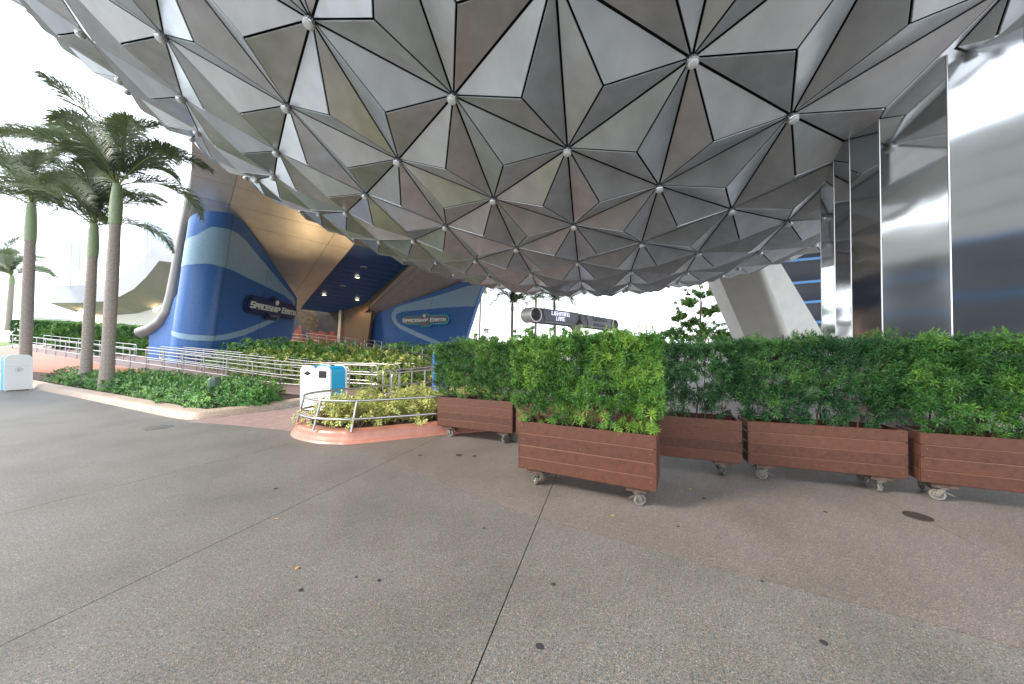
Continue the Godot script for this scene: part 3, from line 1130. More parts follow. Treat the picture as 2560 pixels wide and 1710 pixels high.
	var inn := [[1186, 767], [1170, 766], [1150, 767], [1100, 770], [1015, 778], [1000, 781], [990, 787], [989, 795], [993, 803], [1003, 812], [1040, 829], [1100, 855], [1128, 868]]
	var lp := MB.new()
	for i in loop.size() - 1:
		var a: Array = W.call([loop[i], loop[i + 1], inn[i + 1], inn[i]], 0.02)
		lp.quad(a[0], a[1], a[2], a[3])
	part(lp, "swoosh", M.pale_blue_paint, rpod)
	var lens := MB.new()
	var sm: Array = W.call([[1084, 741], [1076, 768]], 0.024)
	lens.tube(sm, 0.012, 5)
	part(lens, "seam", M.sign_navy, rpod)
	# --- the recess: back wall, mural, pilaster
	var rec := MB.new()
	rec.poly([at(700, 905, 36.5), at(700, 730, 36.5), at(960, 700, 37.5), at(960, 905, 37.5)], Vector3(0, 0, -0.3))
	part(rec, "recess_wall", M.recess_plaster, root)
	var rs := MB.new()
	rs.poly([at(846, 740, 36.0), at(940, 700, 34.8), at(912, 905, 34.8), at(842, 905, 36.0)], Vector3(0.1, 0, -0.3))
	part(rs, "side_wall", M.recess_plaster, root)
	mural(root)
	var pi := MB.new()
	var pa := at(841, 845, 35.6)
	var pb := at(849, 752, 35.6)
	pi.poly([pa + Vector3(0, -1.6, 0), pa + Vector3(0.28, -1.6, 0), pb + Vector3(0.24, 0, 0), pb], Vector3(0, 0, -0.25))
	part(pi, "pilaster", M.beige_metal, root)
	# --- signs
	var sx := Vector3(wall_dir.x, -0.0, wall_dir.y).normalized()
	var sc := pod_hit(668, 770)
	var sp := pod_at(sc.x, sc.y, 0.29)
	var sy := Vector3(LEAN.x, 1, LEAN.y).normalized()
	var sz := sx.cross(sy).normalized()
	sy = sz.cross(sx).normalized()
	wall_sign("wall_sign", "navy sign with white block lettering on the rounded blue pod", Transform3D(Basis(sx, sy, sz), sp), 6.2, false)
	var rx := Vector3(e2.x, 0, e2.y)
	var rz := nn2
	wall_sign("wall_sign", "teal edged grey sign with white lettering on the flat blue pod", Transform3D(Basis(rx, rz.cross(rx), rz), wall2.call(1066, 800, 0.02)), 5.1, true)

func mural(root: Node) -> void:
	# a generic dark painted panel: embers below, ochre shapes above
	var im := Image.create(256, 256, false, Image.FORMAT_RGB8)
	var f := FastNoiseLite.new()
	f.seed = 9
	f.frequency = 0.018
	f.fractal_octaves = 5
	var g := FastNoiseLite.new()
	g.seed = 31
	g.noise_type = FastNoiseLite.TYPE_CELLULAR
	g.frequency = 0.05
	for y in 256:
		for x in 256:
			var a := f.get_noise_2d(x, y) * 0.5 + 0.5
			var b := g.get_noise_2d(x, y * 1.3) * 0.5 + 0.5
			var col := Color8(60, 52, 56).lerp(Color8(88, 88, 84), a)
			var low := y - 170 + (a - 0.5) * 120.0
			if low > 0:
				col = Color8(140, 70, 60).lerp(Color8(236, 132, 84), clampf(pow(a, 2.0) * 2.0 * b + (low / 400.0), 0, 1))
			var dx := (x - 105.0) / 62.0
			var dy := (y - 105.0) / 58.0
			if dx * dx + dy * dy + (a - 0.5) * 2.2 < 0.75:
				col = Color8(92, 72, 52).lerp(Color8(214, 184, 118), clampf(b * 1.6 - 0.3, 0, 1))
			im.set_pixel(x, y, col)
	var m := mat("mural_print", Color.WHITE, 0.7)
	m.albedo_texture = ImageTexture.create_from_image(im)
	var q := QuadMesh.new()
	var a := at(716, 880, 35.8)
	var b := at(844, 738, 35.8)
	q.size = Vector2(b.x - a.x, b.y - a.y)
	var o := part(q, "mural_panel", m, root)
	o.position = (a + b) / 2.0

# ---------------------------------------------------------------- the other legs
func legs() -> void:
	var root := thing("support_leg", "white inclined support leg of the sphere behind the hedges", "leg")
	var L := Vector3(-0.85, 1.0, 0.62)
	var L2 := Vector3(-1.15, 1.0, 0.6)
	var a := at(1856, 829, 26.0)
	var b := at(1957, 825, 24.2)
	var c := at(2044, 812, 25.5)
	var e0 := -3.0
	var e1 := 11.0
	var f1 := MB.new()
	# the ridge is rounded: a run of narrow faces between the two flats
	var ring := func(k: float) -> Array:
		var p: Vector3 = a + L * k
		var q: Vector3 = b + L * k
		var r: Vector3 = c + L2 * k
		var out := [p]
		for i in 7:
			var t := i / 6.0
			var u := q.lerp(p, 0.12)
			var w := q.lerp(r, 0.12)
			out.append(u.lerp(q, t).lerp(q.lerp(w, t), t))
		out.append(r)
		out.append(r + Vector3(1.0, 0, -3.0))
		out.append(p + Vector3(1.0, 0, -3.0))
		return out
	var lo: Array = ring.call(e0)
	var hi: Array = ring.call(e1)
	for i in lo.size():
		var j := (i + 1) % lo.size()
		f1.quad(lo[i], lo[j], hi[j], hi[i])
	part(f1, "leg_shell", M.leg_white, root)
	# dark soffit with blue strips to the right of the leg
	var w := thing("striped_soffit", "dark slatted underside with bright blue strips beside the white leg", "building")
	var rows := [560.0, 600.0, 652.0, 709.0, 760.0, 812.0, 870.0]
	for i in rows.size() - 1:
		var mb := MB.new()
		var d0 := 23.0 + i * 0.7
		var y0: float = rows[i]
		var y1: float = rows[i + 1]
		mb.poly([at(1930, y0 + 6, d0), at(2140, y0 - 14, d0), at(2140, y1 - 16, d0 + 1.2), at(1930, y1 + 2, d0 + 1.2)], Vector3(0, 0, -0.3))
		part(mb, "slat_panel", M.dark_panel, w)
		var sb := MB.new()
		sb.poly([at(1930, y1 + 1, d0 + 0.6), at(2140, y1 - 19, d0 + 0.6), at(2140, y1 - 12, d0 + 0.6), at(1930, y1 + 7, d0 + 0.6)], Vector3(0, 0, -0.5))
		if i < 5:
			part(sb, "blue_strip", M.stripe_blue, w)

# ---------------------------------------------------------------- swooping canopy building at the left
func canopy_building() -> void:
	var root := thing("canopy_building", "white building with a swooping canopy behind the palms", "building")
	var top := [[123, 717], [200, 712], [262, 708], [300, 694], [335, 668], [362, 640], [386, 614], [461, 626], [520, 640]]
	var bot := [[120, 757], [200, 757], [262, 753], [300, 741], [335, 722], [366, 692], [398, 652], [452, 658], [520, 668]]
	var dp := [38.0, 36.0, 34.5, 33.5, 32.8, 32.3, 32.0, 31.0, 30.0]
	var fa := MB.new()
	var so := MB.new()
	var rfm := MB.new()
	for i in top.size() - 1:
		var a := at(top[i][0], top[i][1], dp[i])
		var b := at(top[i + 1][0], top[i + 1][1], dp[i + 1])
		var c := at(bot[i + 1][0], bot[i + 1][1], dp[i + 1])
		var d := at(bot[i][0], bot[i][1], dp[i])
		fa.quad(a, b, c, d)
		var bk := Vector3(1.0, 0, -6.0)
		var dn := Vector3(0, -2.2, 0)
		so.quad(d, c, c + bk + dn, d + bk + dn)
		rfm.quad(a, b, b + bk, a + bk)
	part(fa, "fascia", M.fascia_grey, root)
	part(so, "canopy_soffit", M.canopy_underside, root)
	part(rfm, "roof", M.white_paint, root)
	# curved wall under the canopy
	var wl := MB.new()
	var wp := [[178, 41.0], [240, 40.0], [300, 38.5], [350, 37.0], [400, 35.5], [450, 34.0], [520, 32.5]]
	for i in wp.size() - 1:
		var a := at(wp[i][0], 830, wp[i][1])
		var b := at(wp[i + 1][0], 830, wp[i + 1][1])
		wl.quad(Vector3(a.x, 0, a.z), Vector3(b.x, 0, b.z), Vector3(b.x, 11.0, b.z), Vector3(a.x, 11.0, a.z))
	part(wl, "curved_wall", M.offwhite_wall, root)
	for s in [[3, 0.15, 0.9, 0.45], [4, 0.1, 0.85, 0.45], [5, 0.05, 0.8, 0.45], [0, 0.3, 0.55, 0.3], [0, 0.5, 0.75, 0.6], [1, 0.2, 0.8, 0.7], [2, 0.1, 0.8, 0.7]]:
		var i: int = s[0]
		var d := at(bot[i][0], bot[i][1], dp[i])
		var c := at(bot[i + 1][0], bot[i + 1][1], dp[i + 1])
		var o := Vector3(1.0, -2.2, -6.0) * float(s[3]) - Vector3(0, 0.22, -0.1)
		var mb := MB.new()
		mb.tube([d.lerp(c, s[1]) + o, d.lerp(c, s[2]) + o], 0.13, 8)
		part(mb, "lamp_strip", M.warm_lamp, root)
	# low wing further left
	var lw := thing("low_wing", "low pale wing of the building beyond the far palm", "building")
	var g := MB.new()
	g.poly([at(70, 850, 52), at(200, 850, 50), at(200, 795, 50), at(70, 790, 52)], Vector3(0, 0, -4))
	part(g, "wall", M.white_paint, lw)
	var r2 := MB.new()
	r2.poly([at(50, 792, 51), at(205, 800, 49), at(205, 768, 49), at(90, 762, 51)], Vector3(0, 0, -5))
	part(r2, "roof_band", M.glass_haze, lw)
	# pale tall blocks far behind
	for k in 2:
		var o: Array = [[152, 262, 596, 110.0], [352, 392, 548, 130.0]][k]
		var hb := thing("distant_block", ["wide pale glass block far behind the palms", "slim pale tower far behind the swooping canopy"][k], "building")
		var a := at(o[0], 860, o[3])
		var b := at(o[1], o[2], o[3])
		var n := 5 - k * 2
		for i in n:
			var mb := MB.new()
			var w := (b.x - a.x) / n
			mb.box(Transform3D(Basis(), Vector3(a.x + w * (i + 0.5), b.y / 2 * (1.0 - 0.02 * i), a.z - 4)), Vector3(w - 0.3, b.y * (1.0 - 0.02 * i), 8), 0.1)
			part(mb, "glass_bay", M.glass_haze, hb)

# ---------------------------------------------------------------- kerbed beds
func smooth2(pts: Array, closed: bool, per := 5) -> Array:
	var r := []
	var n := pts.size()
	for i in (n if closed else n - 1):
		var p0: Vector2 = pts[(i - 1 + n) % n] if closed or i > 0 else pts[0]
		var p1: Vector2 = pts[i]
		var p2: Vector2 = pts[(i + 1) % n]
		var p3: Vector2 = pts[(i + 2) % n] if closed or i + 2 < n else p2
		for k in per:
			r.append(p1.cubic_interpolate(p2, p0, p3, float(k) / per))
	if not closed:
		r.append(pts[-1])
	return r

func sweep(pts: Array, closed: bool, prof: Array, side: float) -> MB:
	# prof: (inset, y) along the path; side = 1 insets to the right-hand side in (x, z)
	var mb := MB.new()
	var n := pts.size()
	var rings := []
	for i in n:
		var a: Vector2 = pts[(i - 1 + n) % n] if closed or i > 0 else pts[i]
		var b: Vector2 = pts[(i + 1) % n] if closed or i < n - 1 else pts[i]
		var d := (b - a).normalized()
		var o := Vector2(-d.y, d.x) * side
		var ring := []
		for p in prof:
			var q: Vector2 = pts[i] + o * p.x
			ring.append(Vector3(q.x, p.y, q.y))
		rings.append(ring)
	for i in (n if closed else n - 1):
		var j := (i + 1) % n
		for k in prof.size() - 1:
			mb.quad(rings[i][k], rings[j][k], rings[j][k + 1], rings[i][k + 1])
	return mb

func inset(p: Array, d: float) -> PackedVector2Array:
	var best := PackedVector2Array()
	for q in Geometry2D.offset_polygon(PackedVector2Array(p), -d):
		if q.size() > best.size():
			best = q
	return best

var island := []
var salmon := []

func beds() -> void:
	# long kerbed bed with the palms
	var front := smooth2([Vector2(-34, -21.5), Vector2(-26, -17.2), Vector2(-19.1, -13.5), Vector2(-13.5, -10.7), Vector2(-8.9, -8.38), Vector2(-7.75, -7.82), Vector2(-7.2, -7.66), Vector2(-6.82, -7.95), Vector2(-6.4, -8.6), Vector2(-6.04, -9.2), Vector2(-5.7, -10.0)], false, 5)
	var root := thing("kerbed_bed", "planting bed with wide exposed aggregate kerb under the palms", "planting bed")
	part(sweep(front, false, [Vector2(0, 0), Vector2(0.03, 0.06), Vector2(0.1, 0.135), Vector2(0.16, 0.155), Vector2(0.4, 0.17), Vector2(0.42, 0.15), Vector2(0.43, 0.05)], -1.0), "kerb", M.kerb_aggregate, root)
	island = front.duplicate()
	var poly := []
	for p in front:
		poly.append(p)
	for s in [-2.2, 0.0, 6.0, 12.0, 18.0, 25.0]:
		poly.append(R0 + RD * s + RN * -0.36)
	island = poly
	part(sheet(Array(inset(poly, 0.25)), 0.12, 0.1), "mulch", M.soil, root)
	# salmon kerbed planter with the rail
	salmon = smooth2([Vector2(-4.15, -6.36), Vector2(-3.8, -6.03), Vector2(-3.35, -5.80), Vector2(-2.97, -5.73), Vector2(-2.59, -5.78), Vector2(-1.37, -6.31), Vector2(0.2, -7.0), Vector2(0.5, -8.6), Vector2(0.2, -10.4), Vector2(-1.0, -10.4), Vector2(-1.9, -9.75), Vector2(-3.6, -8.1), Vector2(-4.25, -7.35), Vector2(-4.35, -6.8)], true, 6)
	var sr := thing("raised_planter", "raised planter with glossy salmon kerb and rounded end", "planter")
	part(sweep(salmon, true, [Vector2(0, 0), Vector2(0.02, 0.03), Vector2(0.045, 0.05), Vector2(0.07, 0.1), Vector2(0.085, 0.16), Vector2(0.11, 0.19), Vector2(0.15, 0.2), Vector2(0.3, 0.205), Vector2(0.33, 0.19), Vector2(0.34, 0.05)], -1.0), "kerb", M.salmon_paint, sr)
	part(sheet(Array(inset(salmon, 0.25)), 0.15, 0.1), "mulch", M.soil, sr)

# ---------------------------------------------------------------- handrails
func rail_row(pts: Array, heights: Array, spacing: float, r: float, label: String, group: String, ends := [true, true]) -> void:
	# pts: ground points; the top rail turns down to the lowest at the ends
	var root := thing("handrail", label, "railing", pts[0], 0.0, group)
	var lp := pts.map(func(p): return p - pts[0])
	for hi in heights.size():
		var h: float = heights[hi]
		var path := []
		for p in lp:
			path.append(p + Vector3(0, h, 0))
		if hi == heights.size() - 1:
			var rad := 0.12
			for e in 2:
				if not ends[e]:
					continue
				var i0: int = 0 if e == 0 else path.size() - 1
				var i1: int = 1 if e == 0 else path.size() - 2
				var d: Vector3 = (path[i1] - path[i0]).normalized()
				var p: Vector3 = path[i0]
				var low: float = heights[0]
				var bend := []
				for k in 5:
					var a := PI / 2 * k / 4
					bend.append(p + d * rad * (1.0 - sin(a)) - Vector3(0, rad * (1.0 - cos(a)), 0))
				bend.append(p - Vector3(0, h - low - rad, 0))
				for k in 5:
					var a := PI / 2 * k / 4
					bend.append(p + d * rad * (1.0 - cos(a)) - Vector3(0, h - low - rad + rad * sin(a), 0))
				if e == 0:
					path.remove_at(0)
					bend.reverse()
					path = bend + path
				else:
					path.remove_at(path.size() - 1)
					path = path + bend
		var mb := MB.new()
		mb.tube(path, r, 8)
		part(mb, "rail", M.rail_steel, root)
	var total := 0.0
	for i in lp.size() - 1:
		total += lp[i].distance_to(lp[i + 1])
	var n := maxi(1, int(round(total / spacing)))
	var pm := MB.new()
	pm.tube([Vector3(0, -0.05, 0), Vector3(0, heights[-1], 0)], r * 1.05, 8)
	pm.lathe(Transform3D(), [Vector2(r * 2.2, 0.0), Vector2(r * 2.2, 0.015), Vector2(r, 0.02)], 10)
	var me := pm.mesh()
	for k in n + 1:
		var want := clampf(total * k / n, 0.25 if ends[0] else 0.0, total - (0.25 if ends[1] else 0.0))
		var acc := 0.0
		for i in lp.size() - 1:
			var l: float = lp[i].distance_to(lp[i + 1])
			if want <= acc + l + 1e-4:
				var o := part(me, "post", M.rail_steel, root)
				o.position = lp[i].lerp(lp[i + 1], (want - acc) / l)
				break
			acc += l

func rails() -> void:
	var st := func(s: float, t: float) -> Vector3:
		var q: Vector2 = R0 + RD * s + RN * t
		return Vector3(q.x, 0.05 * clampf(s, 0.0, 34.0) + 0.012, q.y)
	var run := func(s0: float, s1: float, t: float) -> Array:
		var r := [st.call(s0, t)]
		if s0 < 0 and s1 > 0:
			r.append(st.call(0.0, t))
		r.append(st.call(s1, t))
		return r
	rail_row(run.call(-3.6, 31.0, 0.12), [0.3, 0.62, 0.98], 1.75, 0.024, "long steel handrail along the outer edge of the climbing ramp", "", [true, false])
	rail_row(run.call(-4.0, 12.6, 0.92), [0.36, 0.68, 1.0], 1.9, 0.024, "steel queue rail in the second row from the ramp edge", "queue rails")
	rail_row(run.call(-4.2, 13.4, 1.75), [0.36, 0.68, 1.0], 1.9, 0.024, "steel queue rail in the third row from the ramp edge", "queue rails")
	rail_row(run.call(-4.4, 14.2, 2.5), [0.36, 0.68, 1.0], 1.9, 0.024, "steel queue rail in the row next to the planted bank", "queue rails")
	rail_row(run.call(15.5, 31.0, 1.5), [0.36, 0.68, 1.0], 1.75, 0.024, "steel handrail on the upper ramp beside the lime green bank", "", [true, false])
	rail_row([Vector3(-2.95, 0.006, -8.3), Vector3(-1.3, 0.006, -11.4)], [0.36, 1.0], 1.1, 0.024, "short steel queue rail behind the salmon planter, next to its kerb", "queue rails")
	rail_row([Vector3(-3.5, 0.006, -9.2), Vector3(-2.0, 0.006, -12.0)], [0.36, 1.0], 1.1, 0.024, "short steel queue rail between the salmon planter and the long rows", "queue rails")
	# rail of the upper walk to the entrance
	var up := []
	for p in [[1085, 896, 13.4], [1030, 882, 15.5], [960, 866, 19.5], [890, 853, 25.0], [800, 842, 29.0], [720, 833, 31.5]]:
		up.append(at(p[0], p[1], p[2]) - Vector3(0, 1.0, 0))
	rail_row(up, [0.4, 0.7, 1.0], 1.6, 0.022, "steel handrail climbing to the mural behind the clipped hedges", "", [false, false])
	var up2 := []
	for p in up:
		up2.append(p + Vector3(0.9, 0.05, -1.4))
	rail_row(up2, [0.4, 0.7, 1.0], 1.6, 0.022, "steel handrail climbing beside the flat blue pod wall", "", [false, false])
	# the bent rail round the salmon planter
	var ring := []
	for p in [Vector2(0.1, -6.95), Vector2(-1.4, -6.44), Vector2(-2.6, -5.96), Vector2(-3.0, -5.92), Vector2(-3.45, -6.02), Vector2(-3.9, -6.38), Vector2(-4.12, -6.85), Vector2(-3.95, -7.3), Vector2(-3.5, -7.85), Vector2(-1.75, -9.55), Vector2(-0.9, -10.2)]:
		ring.append(p)
	ring = smooth2(ring, false, 6)
	var root := thing("bent_handrail", "two bar steel rail bent round the end of the salmon planter", "railing")
	for h in [0.4, 0.7]:
		var mb := MB.new()
		var k := 0.0 if h > 0.5 else 0.10
		var cen := Vector2(-2.2, -7.2)
		mb.tube(ring.map(func(p): var q: Vector2 = p + (p - cen).normalized() * k; return Vector3(q.x, h, q.y)), 0.022, 10)
		part(mb, "rail", M.rail_steel, root)
	for i in [3, 13, 23, 33, 43, 48, 53]:
		if i >= ring.size():
			continue
		var p: Vector2 = ring[i]
		var d: Vector2 = (p - Vector2(-2.2, -7.2)).normalized()
		var mb := MB.new()
		mb.tube([Vector3(p.x + d.x * 0.12, 0.19, p.y + d.y * 0.12), Vector3(p.x, 0.7, p.y)], 0.021, 8)
		part(mb, "post", M.rail_steel, root)

# ---------------------------------------------------------------- rolling planters
func box_edges(mb: MB, t: Transform3D, s: Vector3, ch: float) -> void:
	# body and, in the lighter colour, its worn edges
	mb.box(t, s, ch)

var caster_parts := []

func make_caster_meshes() -> void:
	var plate := MB.new()
	plate.box(Transform3D(Basis(), Vector3(0, 0.148, 0)), Vector3(0.09, 0.008, 0.09))
	plate.lathe(Transform3D(), [Vector2(0.03, 0.12), Vector2(0.032, 0.144)], 12)
	for s in [-1.0, 1.0]:
		plate.poly([Vector3(-0.03, 0.125, s * 0.03), Vector3(0.03, 0.125, s * 0.03), Vector3(0.045, 0.05, s * 0.03), Vector3(0.02, 0.05, s * 0.03)], Vector3(0, 0, s * 0.004))
	plate.box(Transform3D(Basis(), Vector3(0, 0.122, 0)), Vector3(0.06, 0.006, 0.064))
	plate.tube([Vector3(0.03, 0.062, -0.04), Vector3(0.03, 0.062, 0.04)], 0.008, 8)
	plate.box(Transform3D(Basis(Vector3(0, 0, 1), 0.4), Vector3(-0.05, 0.09, 0)), Vector3(0.07, 0.006, 0.03))
	var rx := Transform3D(Basis(Vector3.RIGHT, PI / 2), Vector3(0.03, 0.062, 0))
	var tyre := MB.new()
	tyre.lathe(rx, [Vector2(0.044, -0.02), Vector2(0.056, -0.019), Vector2(0.061, -0.012), Vector2(0.062, 0.0), Vector2(0.061, 0.012), Vector2(0.056, 0.019), Vector2(0.044, 0.02)], 24)
	var rim := MB.new()
	rim.lathe(rx, [Vector2(0.0, -0.015), Vector2(0.014, -0.016), Vector2(0.016, -0.01), Vector2(0.036, -0.008), Vector2(0.042, -0.018), Vector2(0.046, -0.018)], 24)
	rim.lathe(rx, [Vector2(0.0, 0.015), Vector2(0.014, 0.016), Vector2(0.016, 0.01), Vector2(0.036, 0.008), Vector2(0.042, 0.018), Vector2(0.046, 0.018)], 24)
	caster_parts = [plate.mesh(), tyre.mesh(), rim.mesh()]

func planter(a: Vector2, b: Vector2, depth: float, top: float, label: String, seed_: int, turns: Array) -> Transform3D:
	var d := (b - a).normalized()
	var back := Vector2(d.y, -d.x)
	if back.y > 0:
		back = -back
	var len := a.distance_to(b)
	var mid := (a + b) / 2 + back * depth / 2
	var yaw := atan2(-d.y, d.x)
	var root := thing("rolling_planter", label, "planter", Vector3(mid.x, 0, mid.y), yaw, "rolling wooden planters")
	var r := RandomNumberGenerator.new()
	r.seed = seed_
	var bot := 0.2
	var bh := (top - bot) / 4.0
	for sgn in [1.0, -1.0]:
		for k in 4:
			var mb := MB.new()
			box_edges(mb, Transform3D(Basis(Vector3(0, 0, 1), r.randf_range(-0.0008, 0.0008)), Vector3(0, bot + bh * (k + 0.5), sgn * (depth / 2 - 0.014 + r.randf_range(-0.0015, 0.0015)))), Vector3(len, bh - 0.004, 0.028), 0.006)
			part(mb, "board", M["brown_board_%d" % (r.randi() % 3)], root)
			if k < 3 and sgn > 0:
				var e := MB.new()   # pale wood and grime caught in the joint between two boards
				e.box(Transform3D(Basis(), Vector3(0, bot + bh * (k + 1), depth / 2 - 0.010)), Vector3(len - 0.03 - r.randf() * 0.04, 0.003, 0.012))
				part(e, "joint_edge", M.worn_edge, root)
	for sgn in [1.0, -1.0]:
		for k in 4:
			var mb := MB.new()
			box_edges(mb, Transform3D(Basis(), Vector3(sgn * (len / 2 - 0.017), bot + bh * (k + 0.5), 0)), Vector3(0.028, bh - 0.005, depth - 0.062), 0.006)
			part(mb, "end_board", M["brown_board_%d" % (r.randi() % 3)], root)
	var fl := MB.new()
	fl.box(Transform3D(Basis(), Vector3(0, bot + 0.02, 0)), Vector3(len - 0.08, 0.03, depth - 0.08))
	part(fl, "floor_board", M.block_wood, root)
	var so := MB.new()
	so.box(Transform3D(Basis(), Vector3(0, top - 0.12, 0)), Vector3(len - 0.07, 0.1, depth - 0.07))
	part(so, "soil", M.soil, root)
	for k in 4:
		var sx := -1.0 if k % 2 == 0 else 1.0
		var sz := 1.0 if k < 2 else -1.0
		var px := sx * (len / 2 - 0.2)
		var pz := sz * (depth / 2 - 0.09)
		var bm := MB.new()
		bm.box(Transform3D(Basis(), Vector3(px, 0.178, pz)), Vector3(0.2, 0.046, 0.11), 0.004)
		part(bm, "wood_block", M.block_wood, root)
		var c := part(caster_parts[0], "caster", M.caster_metal, root)
		c.position = Vector3(px, 0, pz)
		c.rotation.y = turns[k]
		part(caster_parts[1], "tyre", M.wheel_rubber if seed_ != 3 else M.wheel_dark, c)
		part(caster_parts[2], "rim", M.caster_metal, c)
	# nail heads
	var nl := MB.new()
	for k in 4:
		for x in [-len / 2 + 0.05, 0.0, len / 2 - 0.05]:
			nl.lathe(Transform3D(Basis(Vector3.RIGHT, PI / 2), Vector3(x + r.randf_range(-0.01, 0.01), bot + bh * (k + 0.5) + r.randf_range(-0.03, 0.03), depth / 2 + 0.0005)), [Vector2(0.0, 0.0015), Vector2(0.004, 0.001), Vector2(0.005, -0.002)], 6)
	var no := part(nl, "nail_heads", M.worn_edge, root)
	no.set_meta("kind", "stuff")
	return Transform3D(Basis(Vector3.UP, yaw), Vector3(mid.x, 0, mid.y))

func planters() -> void:
	make_caster_meshes()
	var spots := [
		[Vector2(0.07, -4.06), Vector2(1.43, -3.36), 0.76, "brown board planter on castors standing forward of the others", [2.2, 0.5, 1.0, 2.0]],
		[Vector2(-1.38, -6.24), Vector2(0.01, -5.63), 0.73, "brown board planter on castors against the salmon kerb", [0.2, 1.4, 2.0, 1.0]],
		[Vector2(0.06, -5.60), Vector2(1.38, -4.86), 0.73, "brown board planter mostly hidden behind the forward one", [0.2, 1.4, 2.0, 1.0]],
		[Vector2(1.45, -4.71), Vector2(2.83, -4.17), 0.73, "weathered brown planter with chipped lower edge beside the forward one", [1.0, 1.2, 2.0, 0.4]],
		[Vector2(2.91, -4.19), Vector2(4.31, -3.69), 0.73, "brown planter with green scuff, between the chipped and the streaked one", [2.6, 1.3, 0.4, 2.0]],
		[Vector2(4.37, -3.63), Vector2(5.76, -3.03), 0.73, "streaked brown planter next to the manhole cover", [2.7, 1.0, 1.6, 2.0]],
	]
	hedge_frames = []
	for i in spots.size():
		var s: Array = spots[i]
		var t := planter(s[0], s[1], 0.42, s[2], s[3], i, s[4])
		hedge_frames.append([t, s[0].distance_to(s[1]), s[2]])

var hedge_frames := []

# ---------------------------------------------------------------- leaves
func leaf_into(mb: MB, base: Vector3, dir: Vector3, up: Vector3, len: float, wid: float, droop := 0.15, edge := Color(-1, 0, 0)) -> void:
	var x := dir.cross(up).normalized()
	if x.length() < 0.5:
		x = Vector3.RIGHT
	var nrm := x.cross(dir).normalized()
	var m := base + dir * len * 0.5 + nrm * len * 0.04
	var tip := base + dir * len - nrm * len * droop
	var l := m - x * wid * 0.5 + nrm * wid * 0.12
	var r := m + x * wid * 0.5 + nrm * wid * 0.12
	if edge.r < 0:
		mb.tri(base, m, l); mb.tri(base, r, m); mb.tri(l, m, tip); mb.tri(m, r, tip)
		return
	var c := mb.col
	var li := m - x * wid * 0.2 + nrm * wid * 0.05
	var ri := m + x * wid * 0.2 + nrm * wid * 0.05
	mb.tri(base, ri, li); mb.tri(li, ri, tip)
	mb.col = edge
	mb.tri(base, li, l); mb.tri(l, li, tip); mb.tri(base, r, ri); mb.tri(ri, r, tip)
	mb.col = c

func sprig(n: int, len: float, wid: float, stem: float, lo: float, hi: float, seed_: int, edge := Color(-1, 0, 0), base_col := Color.WHITE) -> ArrayMesh:
	var r := RandomNumberGenerator.new()
	r.seed = seed_
	var mb := MB.new()
	mb.col = base_col
	for i in n:
		var t := float(i) / maxf(1.0, n - 1)
		var a := i * 2.39996 + r.randf_range(-0.3, 0.3)
		var el := deg_to_rad(lerpf(lo, hi, t) + r.randf_range(-12, 12))
		var d := Vector3(cos(a) * cos(el), sin(el), sin(a) * cos(el))
		leaf_into(mb, Vector3(0, stem * t, 0), d, Vector3.UP, len * r.randf_range(0.75, 1.1) * (1.0 - 0.25 * t), wid, r.randf_range(0.05, 0.3), edge)
	return mb.mesh()

func facing(dir: Vector3, pos: Vector3, sc: float, spin: float) -> Transform3D:
	var y := dir.normalized()
	var x := y.cross(Vector3(0.31, 0.17, 0.93)).normalized()
	return Transform3D(Basis(x, y, x.cross(y)).rotated(y, spin).scaled(Vector3.ONE * sc), pos)

func patchy(f: FastNoiseLite, p: Vector3, dark: Color, mid: Color, light: Color) -> Color:
	var k := clampf(f.get_noise_3dv(p) * 0.9 + 0.42 + rf(-0.34, 0.34), 0, 1)
	return dark.lerp(mid, k * 2.0) if k < 0.5 else mid.lerp(light, k * 2.0 - 1.0)

